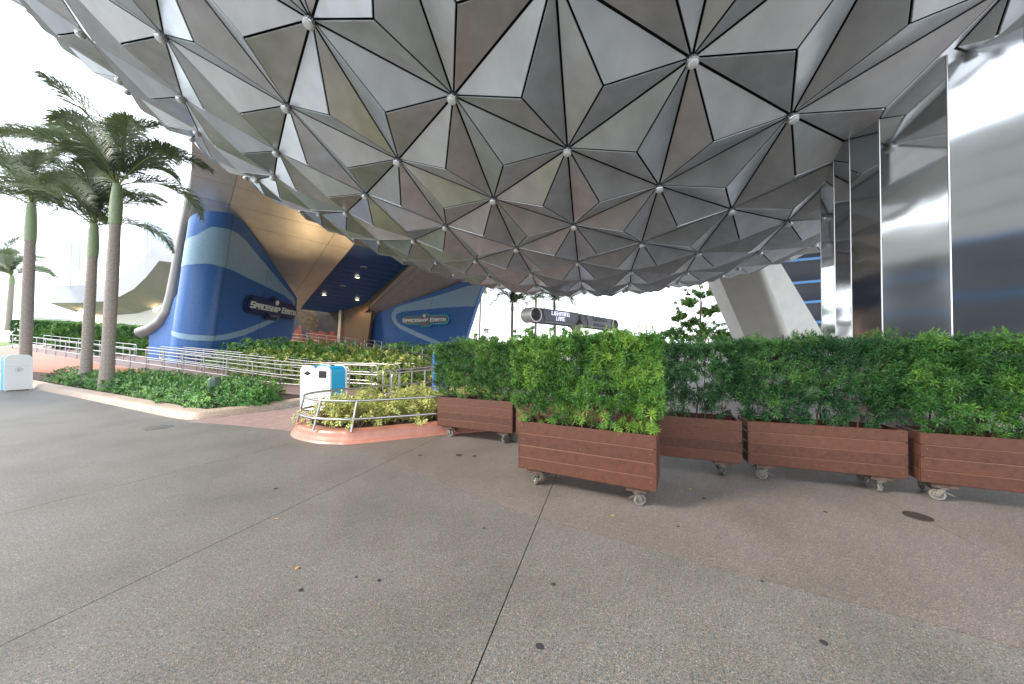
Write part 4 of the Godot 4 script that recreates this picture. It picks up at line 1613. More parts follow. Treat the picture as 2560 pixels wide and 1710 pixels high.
func plants() -> void:
	var f := FastNoiseLite.new()
	f.seed = 4
	f.frequency = 1.1
	var sp := [sprig(18, 0.082, 0.0105, 0.075, 0, 72, 1), sprig(15, 0.072, 0.010, 0.06, -10, 65, 2), sprig(21, 0.088, 0.0105, 0.09, 8, 78, 3)]
	var looks := [
		[Color(0.018, 0.066, 0.010), Color(0.058, 0.165, 0.02), Color(0.17, 0.30, 0.04), 1.78, 2800, "bright green needle leaved hedge in the forward planter", 0.0],
		[Color(0.022, 0.075, 0.016), Color(0.055, 0.15, 0.026), Color(0.12, 0.24, 0.04), 1.74, 2800, "needle leaved hedge in the planter by the salmon kerb", 0.0],
		[Color(0.022, 0.075, 0.016), Color(0.055, 0.15, 0.026), Color(0.12, 0.24, 0.04), 1.72, 900, "needle leaved hedge rising behind the forward planter's hedge", 0.0],
		[Color(0.010, 0.044, 0.014), Color(0.026, 0.085, 0.024), Color(0.07, 0.165, 0.042), 1.72, 2200, "dark thin needle leaved hedge with gaps beside the forward one", 0.25],
		[Color(0.010, 0.046, 0.013), Color(0.028, 0.094, 0.024), Color(0.08, 0.185, 0.038), 1.75, 2800, "dense dark needle leaved hedge between two others", 0.1],
		[Color(0.014, 0.06, 0.012), Color(0.04, 0.13, 0.022), Color(0.12, 0.26, 0.04), 1.74, 2800, "green needle leaved hedge nearest the manhole cover", 0.0],
	]
	for h in hedge_frames.size():
		var fr: Array = hedge_frames[h]
		var L: Array = looks[h]
		var root := thing("needle_hedge", L[5], "hedge", fr[0].origin, fr[0].basis.get_euler().y, "hedges in the rolling planters")
		var len: float = fr[1]
		var y0: float = fr[2] - 0.06
		var y1: float = L[3] - 0.06
		# stems
		var tops := []
		for k in 11:
			var mb := MB.new()
			var x := -len / 2 + 0.08 + (len - 0.16) * (k + rf(0.1, 0.9)) / 11.0
			var z := rf(-0.13, 0.13)
			var p := []
			for j in 6:
				p.append(Vector3(x, y0 - 0.05 + (y1 - y0) * j / 5.0 * rf(0.9, 0.98), z))
				x += rf(-0.035, 0.035)
				z = clampf(z + rf(-0.04, 0.04), -0.17, 0.17)
			mb.tube(p, rf(0.007, 0.012), 6, 0.004)
			part(mb, "stem", M.stem_brown, root)
			tops.append(p)
		var xs := [[], [], []]
		var cs := [[], [], []]
		var n: int = L[4]
		var made := 0
		var tries := 0
		while made < n and tries < n * 4:
			tries += 1
			var p := Vector3(rf(-1, 1), rf(0, 1), rf(-1, 1))
			# push most shoots towards the faces of the hedge
			if rng.randf() < 0.72:
				var face := rng.randf()
				if face < 0.52:
					p.z = rf(0.72, 1.0)
				elif face < 0.70:
					p.z = -rf(0.72, 1.0)
				elif face < 0.88:
					p.y = rf(0.9, 1.0)
				else:
					p.x = (1.0 if rng.randf() < 0.5 else -1.0) * rf(0.92, 1.0)
			var w := Vector3(p.x * (len / 2 + lerpf(-0.03, 0.035, smoothstep(0.0, 0.3, p.y))), lerpf(y0 + 0.05, y1, p.y), p.z * lerpf(0.13, 0.215, smoothstep(0.0, 0.3, p.y)))
			if p.y < 0.22 and rng.randf() < 0.62:
				continue
			var gap := f.get_noise_3dv(w * 2.6 + Vector3(h * 7.3, 0, 0))
			if gap > 0.34 - L[6] * (1.0 - p.y) * 1.4:
				continue
			w.y += f.get_noise_2d(w.x * 4.0, h * 11.0) * 0.10 * p.y
			w.z += f.get_noise_2d(w.x * 3.0 + 40.0, w.y * 3.0) * 0.09
			var dir := Vector3(p.x * 0.5 * absf(p.x) * absf(p.x) + rf(-0.5, 0.5), rf(0.25, 1.0), p.z * 0.9 + rf(-0.45, 0.45))
			var k := rng.randi() % 3
			xs[k].append(facing(dir, w, rf(0.6, 1.05), rf(0, TAU)))
			cs[k].append(patchy(f, w * 1.7 + Vector3(h * 9.0, 0, 0), L[0], L[1], L[2]))
			made += 1
		# leader shoots standing above the clipped top
		for k in 14:
			var x := rf(-len / 2, len / 2)
			for j in 3:
				xs[0].append(facing(Vector3(rf(-0.3, 0.3), 1, rf(-0.3, 0.3)), Vector3(x, y1 + 0.0 + j * 0.035, rf(-0.15, 0.15)), 0.9, rf(0, TAU)))
				cs[0].append(L[2])
		for k in 3:
			many(sp[k], xs[k], cs[k], "foliage", M.needle_leaf, root)
	# ---- variegated shrubs in the salmon planter
	var vg := [sprig(8, 0.10, 0.042, 0.06, 0, 60, 11, Color(0.86, 0.8, 0.34), Color(0.24, 0.33, 0.06)), sprig(7, 0.09, 0.04, 0.05, 10, 55, 12, Color(0.22, 0.32, 0.06), Color(0.82, 0.76, 0.32))]
	var inner := Geometry2D.offset_polygon(PackedVector2Array(salmon), -0.4)[0]
	var cen := Vector2.ZERO
	var nshrub := 0
	for c in [Vector2(-3.55, -6.65), Vector2(-2.85, -6.35), Vector2(-2.15, -6.5), Vector2(-1.5, -6.9), Vector2(-3.3, -7.35), Vector2(-2.4, -7.4), Vector2(-1.5, -8.0), Vector2(-2.3, -8.4), Vector2(-0.7, -7.5), Vector2(-0.9, -9.0)]:
		var root := thing("variegated_shrub", "yellow and green variegated shrub crowded with others inside the bent rail", "shrub", Vector3(c.x, 0.15, c.y), 0.0, "variegated shrubs in the salmon planter")
		var xs := [[], []]
		var cs := [[], []]
		for k in 230:
			var a := rf(0, TAU)
			var e := acos(rf(0.0, 1.0))
			var rr := rf(0.55, 1.0)
			var n := Vector3(cos(a) * sin(e), cos(e), sin(a) * sin(e))
			var p := Vector3(n.x * 0.62 * rr, n.y * (0.52 + 0.1 * sin(a * 3)) * rr + 0.02, n.z * 0.62 * rr)
			if not Geometry2D.is_point_in_polygon(c + Vector2(p.x, p.z), inner) and rng.randf() < 0.85:
				continue
			var i := rng.randi() % 2
			xs[i].append(facing(n + Vector3(0, 0.35, 0) + Vector3(rf(-0.4, 0.4), rf(-0.2, 0.4), rf(-0.4, 0.4)), p, rf(0.75, 1.15), rf(0, TAU)))
			var g := rf(0.7, 1.0)
			cs[i].append(Color(g, g, g * rf(0.8, 1.0)))
		for i in 2:
			many(vg[i], xs[i], cs[i], "foliage", M.broad_leaf, root)
		var stm := MB.new()
		for k in 5:
			var a := TAU * k / 5 + rf(-0.3, 0.3)
			stm.tube([Vector3(0, -0.02, 0), Vector3(cos(a) * 0.2, 0.25, sin(a) * 0.2), Vector3(cos(a) * 0.38, 0.42, sin(a) * 0.38)], 0.009, 5, 0.004)
		part(stm, "stem", M.stem_brown, root)
	# ---- green shrubs in the kerbed bed
	var gl := [sprig(8, 0.085, 0.042, 0.05, -5, 55, 21), sprig(7, 0.075, 0.038, 0.05, 0, 60, 22)]
	var dk := Color(0.04, 0.13, 0.028)
	var md := Color(0.11, 0.28, 0.06)
	var lt := Color(0.24, 0.44, 0.11)
	var bed := []
	for s in [0.0, 1.35, 2.7, 4.1, 5.6, 7.1, 8.8, 10.6, 12.6, 14.8]:
		for t in 2:
			var a: Vector2 = Vector2(-7.75, -8.75) + Vector2(-0.886, -0.464) * s + Vector2(0.464, -0.886) * (t * 1.15 + 0.4)
			if not (s == 0.0 and t == 1):
				bed.append(a)
	bed.append(Vector2(-6.95, -9.1))
	for i in bed.size():
		var c: Vector2 = bed[i]
		var root := thing("glossy_shrub", "rounded glossy green shrub in the kerbed bed under the palms", "shrub", Vector3(c.x, 0.12, c.y), 0.0, "shrubs in the kerbed bed")
		var sz := (0.62 if i == bed.size() - 1 else 0.88) * rf(0.9, 1.1)
		var hh := (0.36 if i == bed.size() - 1 else 0.5) * rf(0.85, 1.12)
		shrub_into(root, gl, Vector3(sz, hh, sz), 360, f, [dk, md, lt], c, 1.0)
	# ---- clipped hedges and mounds on the bank
	var hl := [sprig(9, 0.13, 0.07, 0.08, -5, 60, 31), sprig(8, 0.12, 0.06, 0.06, 0, 60, 32)]
	var mounds := [
		[620, 868, 19.0, 1.9, 1.0, "clipped green hedge mound at the foot of the rounded blue pod", 0],
		[690, 866, 20.0, 2.1, 1.15, "broad clipped hedge mound in front of the mural", 0],
		[775, 866, 19.0, 2.2, 1.15, "clipped hedge mound between the mural mound and the lower mounds", 0],
		[860, 876, 16.5, 2.0, 1.0, "clipped hedge mound below the climbing handrail", 0],
		[940, 888, 14.5, 1.7, 0.8, "low yellow tipped mound beside the climbing handrail", 1],
		[660, 888, 16.6, 1.5, 0.7, "low yellow tipped shrub behind the last queue rail, next to the pod", 1],
		[750, 892, 15.6, 1.6, 0.7, "low yellow tipped shrub behind the last queue rail, mid way", 1],
		[840, 898, 14.6, 1.5, 0.65, "low yellow tipped shrub behind the last queue rail, under the mounds", 1],
		[1010, 905, 12.8, 1.3, 0.75, "yellow green shrub beside the blue covered box", 1],
		[1000, 872, 22.0, 2.6, 0.9, "dark hedge along the foot of the flat blue pod", 0],
		[1090, 876, 21.0, 2.4, 0.9, "dark hedge at the open end of the flat blue pod", 0],
	]
	for m in mounds:
		var p := at(m[0], m[1], m[2])
		var g := terrain(p.x, p.z)
		var root := thing("hedge_mound", m[5], "hedge", Vector3(p.x, g - 0.1, p.z))
		var top := at(m[0], m[1] - 14, m[2]).y
		var hh := maxf(m[4], top - g + 0.1)
		shrub_into(root, hl, Vector3(m[3], hh, m[3] * 0.8), 700, f, [Color(0.045, 0.13, 0.025), Color(0.12, 0.27, 0.05), Color(0.24, 0.43, 0.08)] if m[6] == 0 else [Color(0.08, 0.19, 0.035), Color(0.28, 0.36, 0.07), Color(0.66, 0.62, 0.22)], Vector2(p.x, p.z), 1.0)
	# box-clipped hedges left of the pod
	for b in [[350, 818, 24.0, 4.6, 1.7, "square clipped hedge ending at the foot of the blue pod"], [238, 812, 27.0, 3.6, 1.5, "long clipped hedge behind the tallest palm trunk"], [150, 806, 31.0, 3.6, 1.4, "bright clipped hedge between the two left palm trunks"], [98, 803, 34.0, 2.6, 1.3, "darker clipped hedge below the low pale wing"]]:
		var p := at(b[0], b[1], b[2])
		var g := terrain(p.x, p.z)
		var root := thing("clipped_hedge", b[5], "hedge", Vector3(p.x, g - 0.05, p.z), 0.35)
		var hh: float = maxf(0.8, p.y - g + 0.05)
		var xs := [[], []]
		var cs := [[], []]
		for k in 2000:
			var q := Vector3(rf(-1, 1), rf(0, 1), rf(-1, 1))
			match rng.randi() % 4:
				0: q.y = rf(0.93, 1.0)
				1: q.x = (1 if rng.randf() < 0.6 else -1) * rf(0.95, 1.0)
				_: q.z = rf(0.9, 1.0)
			var w := Vector3(q.x * b[3] / 2, q.y * hh, q.z * 0.9)
			var i := rng.randi() % 2
			xs[i].append(facing(Vector3(q.x * 0.5, 0.6, q.z) + Vector3(rf(-0.5, 0.5), rf(-0.3, 0.5), rf(-0.5, 0.5)), w, rf(0.9, 1.3), rf(0, TAU)))
			cs[i].append(patchy(f, w + p, Color(0.035, 0.1, 0.025), Color(0.08, 0.2, 0.04), Color(0.16, 0.32, 0.06)))
		for i in 2:
			many(hl[i], xs[i], cs[i], "foliage", M.far_leaf, root)
		var ins := MB.new()
		for k in 6:
			ins.tube([Vector3(-b[3] / 2 + b[3] * (k + 0.5) / 6, 0, 0), Vector3(-b[3] / 2 + b[3] * (k + 0.5) / 6 + 0.1, hh * 0.8, 0.1)], 0.03, 5)
		part(ins, "stem", M.stem_brown, root)
	# lime ground cover on the bank
	var gx := []
	var gc := []
	var gm := sprig(7, 0.16, 0.07, 0.05, 5, 60, 41)
	for k in 9000:
		var s := rf(1.0, 34.0)
		var t := rf(3.15, 5.6) if k < 6000 else rf(5.0, 16.0)
		var q: Vector2 = R0 + RD * s + RN * t
		if q.y > -12.5 or (q.x > -18.5 and t > 3.9):
			continue
		gx.append(facing(Vector3(rf(-0.5, 0.5), 1, rf(-0.5, 0.5)), Vector3(q.x, terrain(q.x, q.y) + rf(-0.02, 0.16), q.y), rf(0.8, 1.4), rf(0, TAU)))
		gc.append(patchy(f, Vector3(q.x, 0, q.y) * 0.5, Color(0.085, 0.165, 0.045), Color(0.17, 0.28, 0.075), Color(0.28, 0.39, 0.12)))
	var cov := many(gm, gx, gc, "ground_cover", M.broad_leaf, self)
	tag(cov, "lime green ground cover on the bank behind the ramp", "ground cover")

func shrub_into(root: Node, kinds: Array, size: Vector3, n: int, f: FastNoiseLite, cols: Array, c: Vector2, scale_: float) -> void:
	var xs := [[], []]
	var cs := [[], []]
	for k in n:
		var a := rf(0, TAU)
		var e := acos(rf(-0.05, 1.0))
		var rr := 1.0 - pow(rng.randf(), 2.0) * 0.5
		var nn := Vector3(cos(a) * sin(e), cos(e), sin(a) * sin(e))
		var lump := 1.0 + 0.22 * f.get_noise_3d(nn.x * 2.0 + c.x, nn.y * 2.0, nn.z * 2.0 + c.y)
		var p := Vector3(nn.x * size.x, maxf(nn.y * size.y, 0.03), nn.z * size.z) * rr * lump
		var i := rng.randi() % 2
		xs[i].append(facing(nn + Vector3(rf(-0.5, 0.5), rf(-0.1, 0.7), rf(-0.5, 0.5)), p, rf(0.8, 1.25) * scale_, rf(0, TAU)))
		cs[i].append(patchy(f, p * 1.5 + Vector3(c.x, 0, c.y), cols[0], cols[1], cols[2]))
	for i in 2:
		many(kinds[i], xs[i], cs[i], "foliage", M.broad_leaf, root)
	var stm := MB.new()
	for k in 6:
		var a := TAU * k / 6 + rf(-0.3, 0.3)
		stm.tube([Vector3(0, -0.05, 0), Vector3(cos(a) * size.x * 0.3, size.y * 0.45, sin(a) * size.z * 0.3), Vector3(cos(a) * size.x * 0.65, size.y * 0.7, sin(a) * size.z * 0.65)], 0.014, 5, 0.005)
	part(stm, "stem", M.stem_brown, root)

# ---------------------------------------------------------------- palms
func frond_mesh(len: float, rise: float, fall: float, leaflet: float, n: int, seed_: int, col: Color, plume := true) -> ArrayMesh:
	var r := RandomNumberGenerator.new()
	r.seed = seed_
	var mb := MB.new()
	var p := Vector3.ZERO
	var pts := [p]
	var steps := 16
	for i in steps:
		var a := lerpf(rise, fall, pow(float(i) / steps, 1.2))
		p += Vector3(cos(a), sin(a), 0) * len / steps
		pts.append(p)
	mb.col = Color(0.22, 0.26, 0.1)
	mb.tube(pts, 0.022, 5, 0.004)
	for i in n:
		var t := lerpf(0.14, 1.0, float(i) / n)
		var k := minf(t * steps, steps - 0.001)
		var b: Vector3 = pts[int(k)].lerp(pts[int(k) + 1], k - int(k))
		var d: Vector3 = (pts[int(k) + 1] - pts[int(k)]).normalized()
		var up := Vector3(-d.y, d.x, 0)
		for s in ([0, 1, 2, 3] if plume else [0, 2]):
			var a: float = [0.25, 1.15, PI - 0.25, PI - 1.15][s] + r.randf_range(-0.5, 0.5) - (0.0 if plume else 0.3 * (1 if s == 0 else -1))
			var o := Vector3(0, 0, 1) * cos(a) + up * sin(a)
			var ll := leaflet * sin(clampf(t * 1.05, 0.12, 0.98) * PI * 0.86 + 0.25) * r.randf_range(0.8, 1.1)
			var dir := (o * 0.85 + d * 0.65).normalized()
			var g := r.randf_range(0.7, 1.15)
			mb.col = Color(col.r * g, col.g * g, col.b * g)
			var w := o.cross(d).normalized() * 0.014
			var mid := b + dir * ll * 0.55
			var tip := b + dir * ll + Vector3(0, -0.32 * ll, 0)
			mb.tri(b, mid + w, mid - w)
			mb.tri(mid - w, mid + w, tip)
	return mb.mesh()

var fronds := []
var far_fronds := []

func palm(base: Vector3, y_shaft: float, y_crown: float, lean: Vector2, r: float, label: String, seed_: int, n: int, big: float, kinds: Array) -> void:
	var root := thing("palm_tree", label, "palm", base, 0.0, "palms")
	var rr := RandomNumberGenerator.new()
	rr.seed = seed_
	var h0 := y_shaft - base.y
	var h1 := y_crown - base.y
	var off := func(y: float) -> Vector3: return Vector3(lean.x * y / h1, y, lean.y * y / h1)
	var tm := MB.new()
	# ringed trunk: each leaf scar is a small step
	var prof := []
	var y := 0.0
	while y < h0:
		var k := y / h0
		var rad := r * (1.25 - 0.3 * smoothstep(0.0, 0.25, k) + 0.12 * sin(k * PI) - 0.05 * k)
		var st := rr.randf_range(0.045, 0.075)
		prof.append([rad * 1.035, y])
		prof.append([rad * 0.985, y + st * 0.25])
		prof.append([rad * 0.985, y + st * 0.8])
		y += st
	for i in prof.size() - 1:
		for k in 14:
			var a := TAU * k / 14
			var b := TAU * (k + 1) / 14
			var c0: Vector3 = off.call(prof[i][1])
			var c1: Vector3 = off.call(prof[i + 1][1])
			var na := Vector3(cos(a), 0, sin(a))
			var nb := Vector3(cos(b), 0, sin(b))
			tm.squad(c0 + na * prof[i][0], c0 + nb * prof[i][0], c1 + nb * prof[i + 1][0], c1 + na * prof[i + 1][0], na, nb, nb, na)
	part(tm, "trunk", M.palm_trunk, root)
	var cs := MB.new()
	var cp := []
	for k in 7:
		var t := k / 6.0
		cp.append([r * (1.0 + 0.18 * sin(t * PI * 0.6) - 0.5 * t * t), lerpf(h0, h1, t)])
	for i in cp.size() - 1:
		for k in 14:
			var a := TAU * k / 14
			var b := TAU * (k + 1) / 14
			var c0: Vector3 = off.call(cp[i][1])
			var c1: Vector3 = off.call(cp[i + 1][1])
			var na := Vector3(cos(a), 0.1, sin(a)).normalized()
			var nb := Vector3(cos(b), 0.1, sin(b)).normalized()
			cs.squad(c0 + na * cp[i][0], c0 + nb * cp[i][0], c1 + nb * cp[i + 1][0], c1 + na * cp[i + 1][0], na, nb, nb, na)
	part(cs, "crownshaft", M.crownshaft_green, root)
	for i in n:
		var o := part(kinds[rr.randi() % kinds.size()], "frond", M.palm_leaf, root)
		var a := i * 2.39996 + rr.randf_range(-0.25, 0.25)
		var tilt := lerpf(0.95, -0.4, pow(float(i) / n, 0.8)) + rr.randf_range(-0.12, 0.12)
		o.transform = Transform3D(Basis(Vector3.UP, a) * Basis(Vector3(0, 0, 1), tilt) * Basis(Vector3.RIGHT, rr.randf_range(-0.3, 0.3)), off.call(h1 - 0.08))
		o.scale_object_local(Vector3.ONE * big * rr.randf_range(0.88, 1.15))

func palms() -> void:
	var pc := Color(0.23, 0.28, 0.18)
	fronds = [frond_mesh(2.9, 1.0, -0.8, 0.74, 110, 1, pc), frond_mesh(2.7, 0.9, -1.05, 0.72, 105, 2, pc * 1.15), frond_mesh(3.0, 1.1, -0.5, 0.76, 110, 3, pc * 0.9)]
	far_fronds = [frond_mesh(2.6, 0.9, -0.9, 0.7, 60, 5, Color(0.1, 0.18, 0.06)), frond_mesh(2.4, 0.8, -1.2, 0.66, 56, 6, Color(0.085, 0.16, 0.05))]
	var b1 := onto(265, 972, 0.12)
	palm(b1, at(282, 555, 12.1).y, at(283, 452, 12.1).y, Vector2(0.28, 0), 0.165, "tall ringed palm standing at the front of the kerbed bed", 1, 14, 1.2, fronds)
	var b2 := at(214, 900, 14.2)
	b2.y = 0.12
	palm(b2, at(228, 645, 14.2).y, at(230, 560, 14.2).y, Vector2(0.26, 0), 0.16, "shorter ringed palm standing behind the front palm", 2, 13, 1.08, fronds)
	var b0 := at(62, 900, 15.2)
	b0.y = 0.12
	palm(b0, at(69, 605, 15.2).y, at(70, 508, 15.2).y, Vector2(0.16, 0), 0.175, "thick ringed palm rising behind the white bin", 3, 14, 1.2, fronds)
	var b3 := at(20, 826, 34.0)
	palm(b3, at(24, 715, 34.0).y, at(26, 690, 34.0).y, Vector2(0.3, 0), 0.2, "small far palm on the lawn by the low pale wing", 4, 12, 1.35, fronds)
	# beyond the hedges
	for q in [[1196, 30, 1202, 733, 44.0, "slim far palm at the edge of the flat blue pod", 0.14, 1.35], [1279, 0, 1281, 758, 27.0, "palm with loose drooping crown beside the overhead sign", 0.12, 0.95], [1388, 0, 1386, 752, 30.0, "dark palm crown directly behind the overhead sign", 0.13, 1.1], [1338, 0, 1340, 745, 34.0, "palm behind the round lamp of the overhead sign", 0.13, 1.1]]:
		var b := at(q[0], 870, q[4])
		b.y = 0.0
		var y := at(q[2], q[3], q[4]).y
		palm(b, y - 0.7, y, Vector2((q[2] - q[0]) * q[4] / FOC, 0), q[6], q[5], int(q[0]), 12, q[7], far_fronds)

# ---------------------------------------------------------------- trees far behind
func tree(base: Vector3, h: float, clumps: Array, label: String, leaf: float, n: int, cols: Array) -> void:
	var root := thing("leafy_tree", label, "tree", base)
	var f := FastNoiseLite.new()
	f.seed = int(absf(base.x) * 10)
	f.frequency = 0.3
	var tk := MB.new()
	tk.tube([Vector3.ZERO, Vector3(0.1, h * 0.3, 0), Vector3(-0.05, h * 0.6, 0.05), Vector3(0.05, h * 0.85, 0)], h * 0.022, 8, h * 0.006)
	var tr := part(tk, "trunk", M.stem_brown, root)
	for c in clumps:
		var lm := MB.new()
		var p := Vector3(c[0], c[1], c[2])
		lm.tube([Vector3(0, p.y * 0.55, 0), p * Vector3(0.5, 0.85, 0.5), p], h * 0.009, 6, h * 0.003)
		part(lm, "limb", M.stem_brown, tr)
	var kinds := [sprig(9, leaf, leaf * 0.45, leaf * 0.6, -30, 60, 71), sprig(8, leaf * 0.9, leaf * 0.4, leaf * 0.5, -20, 70, 72)]
	var xs := [[], []]
	var cs := [[], []]
	# each clump breaks up into twigs of leaves with gaps between
	var twigs := []
	for c in clumps:
		for k in 24:
			var a := rf(0, TAU)
			var e := acos(rf(-0.8, 1))
			twigs.append([c[0] + cos(a) * sin(e) * c[3] * rf(0.2, 1.9), c[1] + cos(e) * c[3] * rf(-0.3, 1.2), c[2] + sin(a) * sin(e) * c[3] * rf(0.3, 1.1), c[3] * rf(0.1, 0.3)])
	for c in twigs:
		for k in int(n / 18.0):
			var a := rf(0, TAU)
			var e := acos(rf(-1, 1))
			var d := Vector3(cos(a) * sin(e), cos(e), sin(a) * sin(e))
			var p: Vector3 = Vector3(c[0], c[1], c[2]) + d * Vector3(c[3], c[3] * 0.7, c[3]) * pow(rng.randf(), 0.45) * (1.0 + 0.3 * f.get_noise_3dv(d * 6.0))
			var i := rng.randi() % 2
			xs[i].append(facing(d + Vector3(rf(-0.6, 0.6), rf(-0.2, 0.8), rf(-0.6, 0.6)), p, rf(0.7, 1.3), rf(0, TAU)))
			cs[i].append(patchy(f, p, cols[0], cols[1], cols[2]))
	for i in 2:
		many(kinds[i], xs[i], cs[i], "crown", M.far_leaf, root)

func background() -> void:
	var g := [Color(0.05, 0.12, 0.03), Color(0.11, 0.22, 0.05), Color(0.2, 0.34, 0.08)]
	var at0 := func(u: float, d: float) -> Vector3:
		var p := at(u, 870, d)
		return Vector3(p.x, -0.06, p.z)
	# open crowned tree by the white leg
	tree(at0.call(1752, 40.0), 9.0, [[0.3, 8.1, 0, 1.2], [-1.8, 6.9, 0.4, 0.8], [2.0, 6.3, 0, 0.6], [-2.6, 5.2, 0, 0.7], [0.9, 5.9, -0.5, 0.6], [3.6, 6.6, 0, 0.7], [3.9, 5.0, 0.3, 0.6], [-1.2, 4.4, 0.6, 0.9], [1.2, 3.6, 0, 1.3], [-2.8, 3.4, 0, 1.0], [-0.6, 2.8, 0, 1.4], [2.6, 2.7, 0, 1.2]], "open crowned tree beside the white support leg", 0.26, 210, g)
	var k := 0
	for t in [[1215, 52.0, 3.2, 2.4], [1165, 38.0, 2.6, 1.8], [1330, 60.0, 4.4, 3.0], [1420, 66.0, 4.6, 3.2], [1500, 58.0, 4.2, 2.8], [1560, 50.0, 3.0, 2.6], [1590, 75.0, 5.0, 2.4], [1660, 56.0, 3.4, 2.6], [1830, 70.0, 4.0, 2.6], [2085, 44.0, 3.4, 2.2]]:
		var b: Vector3 = at0.call(t[0], t[1])
		var s: float = t[3]
		tree(b, t[2], [[0, t[2] * 0.72, 0, s * 0.75], [-s * 0.7, t[2] * 0.5, 0, s * 0.6], [s * 0.7, t[2] * 0.48, 0.3, s * 0.62]], ["pale bushy tree behind the slim far palm", "bushy tree at the open end of the flat blue pod", "broad pale tree behind the overhead sign, under its round lamp", "broad pale tree seen under the overhead sign", "pale rounded tree just past the end of the overhead sign", "low bushy tree behind the forward planter's hedge", "taller feathery tree past the overhead sign", "low bushy tree in front of the open crowned tree", "far rounded tree beside the pale domed roof", "bushy tree mirrored near the steel column"][k], 0.3, 420, g)
		k += 1
	# trees that close the view far left and right
	# pale domed roof far off
	var dm := thing("domed_roof", "pale domed pavilion roof far behind the open crowned tree", "building", at0.call(1815, 95.0))
	var mb := MB.new()
	mb.lathe(Transform3D(), [Vector2(11.0, 0.0), Vector2(11.0, 4.6), Vector2(11.6, 4.7), Vector2(11.6, 5.1), Vector2(9.5, 6.4), Vector2(6.0, 7.6), Vector2(0.0, 8.2)], 40)
	part(mb, "shell", M.white_paint, dm)
	var rb := MB.new()
	rb.lathe(Transform3D(), [Vector2(11.65, 4.75), Vector2(11.7, 4.75), Vector2(11.7, 5.0), Vector2(11.65, 5.0)], 40)
	part(rb, "eaves_band", M.salmon_paint, dm)
	# low lamp bollard seen over the hedge
	var lb := thing("lamp_post", "small white lamp head showing above the hedge past the sign", "lamp", at0.call(1567, 30.0))
	var lm := MB.new()
	lm.lathe(Transform3D(), [Vector2(0.05, 0.0), Vector2(0.05, 2.5), Vector2(0.16, 2.55), Vector2(0.2, 3.1), Vector2(0.0, 3.2)], 12)
	part(lm, "post", M.white_paint, lb)

# ---------------------------------------------------------------- bins, signs and small things
func arch_poly(w: float, h: float, r: float) -> Array:
	var p := [Vector2(-w / 2, 0.0), Vector2(w / 2, 0.0)]
	for k in 7:
		var a := PI / 2 * k / 6
		p.append(Vector2(w / 2 - r + cos(a) * r, h - r + sin(a) * r))
	for k in 7:
		var a := PI / 2 + PI / 2 * k / 6
		p.append(Vector2(-w / 2 + r + cos(a) * r, h - r + sin(a) * r))
	return p

func ring_into(mb: MB, c: Vector3, r: float, w: float) -> void:
	var n := 20
	for k in n:
		var a := TAU * k / n
		var b := TAU * (k + 1) / n
		var pa := Vector3(cos(a), sin(a), 0)
		var pb := Vector3(cos(b), sin(b), 0)
		mb.quad(c + pa * (r - w), c + pb * (r - w), c + pb * (r + w), c + pa * (r + w))

func bin(pos: Vector3, yaw: float, w: float, h: float, deep: float, kind: int, label: String) -> void:
	var root := thing("waste_bin", label, "bin", pos, yaw, "waste bins")
	var r := w * 0.3
	for s in [1.0, -1.0]:
		var fr := MB.new()
		fr.poly(arch_poly(w, h - 0.03, r).map(func(p): return Vector3(p.x, p.y + 0.03, s * deep / 2)), Vector3(0, 0, -s * 0.05))
		var face := part(fr, "face_panel", M.bin_white, root)
		if s > 0 and kind < 2:
			var ho := MB.new()
			if kind == 0:
				ho.lathe(Transform3D(Basis(Vector3.RIGHT, PI / 2), Vector3(0, h * 0.83, deep / 2 + 0.004)), [Vector2(0, 0.002), Vector2(0.055, 0.001), Vector2(0.058, -0.01)], 20)
				ho.box(Transform3D(Basis(), Vector3(0, h * 0.83, deep / 2 + 0.0015)), Vector3(0.2, 0.05, 0.004))
			else:
				ho.poly(arch_poly(0.24, 0.18, 0.035).map(func(p): return Vector3(p.x, p.y + h * 0.74, deep / 2 + 0.003)), Vector3(0, 0, -0.02))
			part(ho, "opening", M.bin_hole, face)
		if s > 0:
			var em := MB.new()
			var z := deep / 2 + 0.003
			var ey := h * (0.5 if kind < 2 else 0.58)
			if kind == 0:
				for k in 3:
					var a := PI / 2 + TAU * k / 3
					ring_into(em, Vector3(cos(a) * 0.045, ey + sin(a) * 0.045, z + k * 0.0006), 0.03, 0.009)
			else:
				for k in 5:
					var a := PI / 2 + TAU * k / 5
					ring_into(em, Vector3(cos(a) * 0.05, ey + sin(a) * 0.05, z + k * 0.0006), 0.038, 0.005)
				ring_into(em, Vector3(0, ey, z + 0.004), 0.022, 0.006)
			part(em, "emblem", M.emblem_grey, face)
			var gr := MB.new()
			gr.box(Transform3D(Basis(), Vector3(0, h * 0.68, z - 0.002)), Vector3(w * 0.96, 0.006, 0.004))
			part(gr, "door_gap", M.emblem_grey, face)
	var bd := MB.new()
	bd.poly(arch_poly(w - 0.03, h - 0.05, r).map(func(p): return Vector3(p.x, p.y + 0.035, deep / 2 - 0.055)), Vector3(0, 0, -(deep - 0.11)))
	part(bd, "body_shell", M.bin_blue, root)
	for k in 4:
		var ft := MB.new()
		ft.lathe(Transform3D(Basis(), Vector3((w / 2 - 0.04) * (1 if k % 2 else -1), 0, (deep / 2 - 0.04) * (1 if k < 2 else -1))), [Vector2(0.02, 0.0), Vector2(0.02, 0.035)], 10)
		part(ft, "foot", M.bin_white, root)

